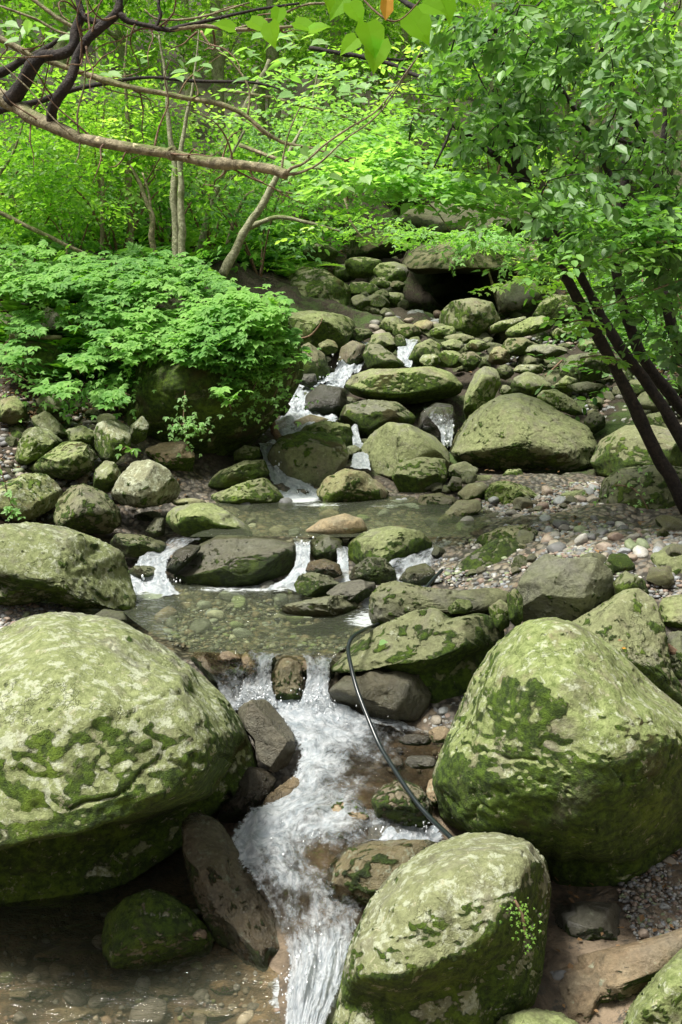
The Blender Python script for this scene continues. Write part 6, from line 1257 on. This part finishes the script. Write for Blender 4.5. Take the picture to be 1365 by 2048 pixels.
EV = [(900,180,7.6,60,60,60),(980,120,7.6,80,70,100),(1080,100,7.7,90,80,120),(1180,120,7.8,90,90,120),(1290,110,7.9,90,90,130),(1000,220,7.6,80,50,75),(1100,250,7.8,80,60,85),(1210,270,7.9,80,70,100),(1320,260,7.9,70,80,110),(920,70,7.7,60,50,50),(1060,360,7.8,60,40,36),(1030,410,7.7,40,24,14),
      (1130,400,7.7,60,50,70),(1230,400,7.7,70,50,80),(1330,400,7.6,60,60,90),(1160,460,7.5,60,30,45),(1260,480,7.4,60,40,55),(1340,500,7.4,50,40,50),(1330,570,7.6,40,30,22),(1250,540,7.8,50,24,18),(930,320,8,40,20,14),(1350,640,8.0,26,40,40),(1350,560,7.9,40,40,60),(1200,530,8.1,50,20,22),(1360,440,7.8,40,60,70),(1300,20,7.8,90,50,70),(1150,20,7.8,90,40,60),(1010,30,7.8,70,40,50),(960,250,7.7,50,30,30)]
for (px, py, d, rx, ry, n) in EV:
    for _ in range(int(n * .08)):
        c0 = P(px + rg.normal() * rx * .62, py + rg.normal() * ry * .62, d + rg.normal() * .5); ax = np.array([rg.normal() * .8 - .2, -.3 + rg.normal() * .6, rg.normal() * .25])
        for _k in range(6): st.append(c0 + ax * rg.uniform(-.18, .18) + rg.normal(size=3) * .05); dr.append(ax + rg.normal(size=3) * .45)
a, bb, c = spray_leaves(rg, np.array(st), np.array(dr),   .20 * rg.uniform(.6, 1.4, len(st)), 8, .5, .4, side=.8, jit=.38)
leaves('crown', a - eb, bb, c, .092 * rg.uniform(.5, 1.25, len(a)), M_L_DARK, t, TOVAL)
for j in range(0, len(st), 9):
    tube('twig', [st[j] - eb + [0, .25, -.1], st[j] - eb, st[j] - eb + np.array(dr[j]) * .2], [.006, .005, .002], M_BARK_DARK, t, seg=4, sub=2) if j < 9 * 90 else None
# low sprigs on the stems and light leaves at the right
leafbranch('round leaved sprig sprouting from the leaning stem low over the boulders', [[(1240,720,8.1,5),(1200,712,8,5),(1160,716,7.9,3)],[(1200,712,8,4),(1230,730,7.9,3)]], [(1200,716,8,34,8,6),(1240,716,8,24,8,4)], .085, M_L_MID, 96, L=.14, nl=6)
leafbranch('sprig of light leaves halfway up the leaning stem', [[(1180,640,8.1,4),(1150,642,8,4),(1125,650,7.9,3)]], [(1150,650,8,30,14,8)], .085, M_L_MID, 97, L=.14, nl=6)
leafbranch('light green leafy branch in front of the stems at the upper right', [[(1365,480,7.2,6),(1280,490,7.1,5),(1200,520,7,3),(1120,540,7,2)],[(1365,560,7.4,5),(1250,600,7.4,3),(1180,620,7.4,2)]], [(1120,520,7,50,24,16),(1220,500,7,60,28,24),(1320,480,7,50,30,24),(1060,530,7.2,40,16,12),(1270,430,7,80,30,24),(1180,440,7,60,24,18),(1300,600,7.4,60,20,12),(1220,620,7.4,50,14,8)], .078, M_L_SHRUB, 98, L=.28)
leafbranch('spray of small maple like leaves right of the cave roof', [[(1130,520,12,5),(1080,530,11.8,4),(1030,545,11.7,3)]], [(1090,540,11.8,50,20,20),(1040,560,11.8,40,14,12),(1140,560,12,40,20,12)], .09, M_L_FAR, 99, tm=TPALM3, L=.35)
# tufts on the big boulder
ivy('tuft of tiny bright leaves on the right flank of the big flat topped boulder', [(1030,1800,3.62),(1045,1830,3.6),(1050,1870,3.6)], M_L_MID, .012, 90, 11, 16)
# fallen leaves lying on the rocks
for (px, py, d, s, a_, mat, lab) in [(760,1286,5.75,.05,.6,M_L_PALE,'single green leaf fallen on the mossy ledge rock'),(1243,1296,5.55,.03,.2,M_L_ORANGE,'small yellow leaf lying on the crag'),(1235,1280,5.55,.03,.1,M_L_DRY,'dry brown needle leaf lying on the crag')]:
    b_ = P(px, py, d); o = leaves('fallen_leaf', np.zeros((1, 3)), np.array([(math.cos(a_), -.4, math.sin(a_) * .5)]), np.array([(0, -.6, .8)]), np.array([s]), mat, None, THEART if mat is M_L_PALE else TSIMP)
    o.location = b_; tag(o, lab, 'leaf')


# ------------------------------------------------------------------ loose stones: leave out what other things hide, keep the largest as objects, the rest as one mass
bpy.context.view_layer.update(); _dg = bpy.context.evaluated_depsgraph_get(); _scn = bpy.context.scene
def _share(o):
    c = np.array(o.location); s = o.scale[0]; k = 0
    for dx, dz in ((0, 0), (.6, 0), (-.6, 0), (0, .55), (0, .85), (.4, .4), (-.4, .4)):
        q = c + np.array([dx * s, -s * .2, dz * s * .8]); v = q - CAM; L = np.linalg.norm(v); org = Vector(CAM)
        for _ in range(3):
            hit, loc, nrm_, ii, ob, mm = _scn.ray_cast(_dg, org, Vector(v / L))
            if hit and ob.name.split('.')[0].endswith('water'): org = loc + Vector(v / L) * .002; continue
            break
        if not hit or ob.name == o.name or (Vector(CAM) - loc).length > L + s: k += 1
    return k / 7 * (s / np.linalg.norm(c - CAM)) ** 2
for nm, keep_n in (('stone', 225), ('cobble', 230)):
    L_ = [o for o in COL.objects if o.name.split('.')[0] == nm and o.get('group')]
    sc_ = [(_share(o), o.name) for o in L_]; gone = [n_ for v_, n_ in sc_ if v_ <= 0]
    for n_ in gone: bpy.data.objects.remove(bpy.data.objects[n_])
    rest = sorted([x for x in sc_ if x[0] > 0], reverse=True)[keep_n:]
    for mat in (M_ROCK, M_PEB):
        Vs, Fs, k = [], [], 0
        for _, n_ in rest:
            o = bpy.data.objects.get(n_)
            if o is None or o.data.materials[0] is not mat: continue
            m = np.empty(len(o.data.vertices) * 3); o.data.vertices.foreach_get('co', m); m = m.reshape(-1, 3)
            mw = np.array(o.matrix_world); Vs.append(m @ mw[:3, :3].T + mw[:3, 3]); Fs.append(np.array([list(p.vertices) for p in o.data.polygons]) + k); k += len(m)
            bpy.data.objects.remove(o)
        if Vs:
            o = link_mesh('rubble', np.concatenate(Vs), np.concatenate(Fs), mat); tag(o, 'mass of small stones between the others', kind='stuff')
            for a, v_ in RP.items(): o[a] = float(v_)
# ------------------------------------------------------------------ camera, light, sky
cam = bpy.data.cameras.new('camera'); co = bpy.data.objects.new('camera', cam); COL.objects.link(co)
cam.sensor_fit = 'VERTICAL'; cam.sensor_height = 36.0; cam.lens = 36.0 * F / H; cam.clip_end = 400; cam.clip_start = 0.1
co.location = CAM; co.rotation_euler = (math.pi / 2 - PITCH, 0, 0)
bpy.context.scene.camera = co
SUN_DIR = Vector((-0.36, -0.20, 0.90)).normalized()
sun = bpy.data.lights.new('sun', 'SUN'); so = bpy.data.objects.new('sun', sun); COL.objects.link(so)
sun.energy = 4.6; sun.angle = rad(15); sun.color = (1.0, 0.97, 0.90)
so.rotation_euler = SUN_DIR.to_track_quat('Z', 'Y').to_euler()
sc = bpy.context.scene
wd = bpy.data.worlds.new('World'); sc.world = wd; wd.use_nodes = True
nt = wd.node_tree; bg = nt.nodes['Background']; sky = nt.nodes.new('ShaderNodeTexSky'); sky.sky_type = 'NISHITA'; sky.sun_disc = False
sky.sun_elevation = math.asin(SUN_DIR.z); sky.sun_rotation = math.atan2(SUN_DIR.x, SUN_DIR.y)
sky.dust_density = 4.0; sky.air_density = 1.0; sky.ozone_density = 1.0
hs = nt.nodes.new('ShaderNodeHueSaturation'); hs.inputs['Saturation'].default_value = 0.15
nt.links.new(sky.outputs[0], hs.inputs['Color']); nt.links.new(hs.outputs[0], bg.inputs[0]); bg.inputs[1].default_value = 0.1
sc.view_settings.view_transform = 'Standard'; sc.view_settings.look = 'None'; sc.view_settings.gamma = 1; sc.view_settings.exposure = 0.77
sc.cycles.max_bounces = 6; sc.cycles.transparent_max_bounces = 8; sc.cycles.diffuse_bounces = 3; sc.cycles.glossy_bounces = 2; sc.cycles.transmission_bounces = 4
sc.cycles.caustics_reflective = False; sc.cycles.caustics_refractive = False
sc.cycles.use_denoising = True
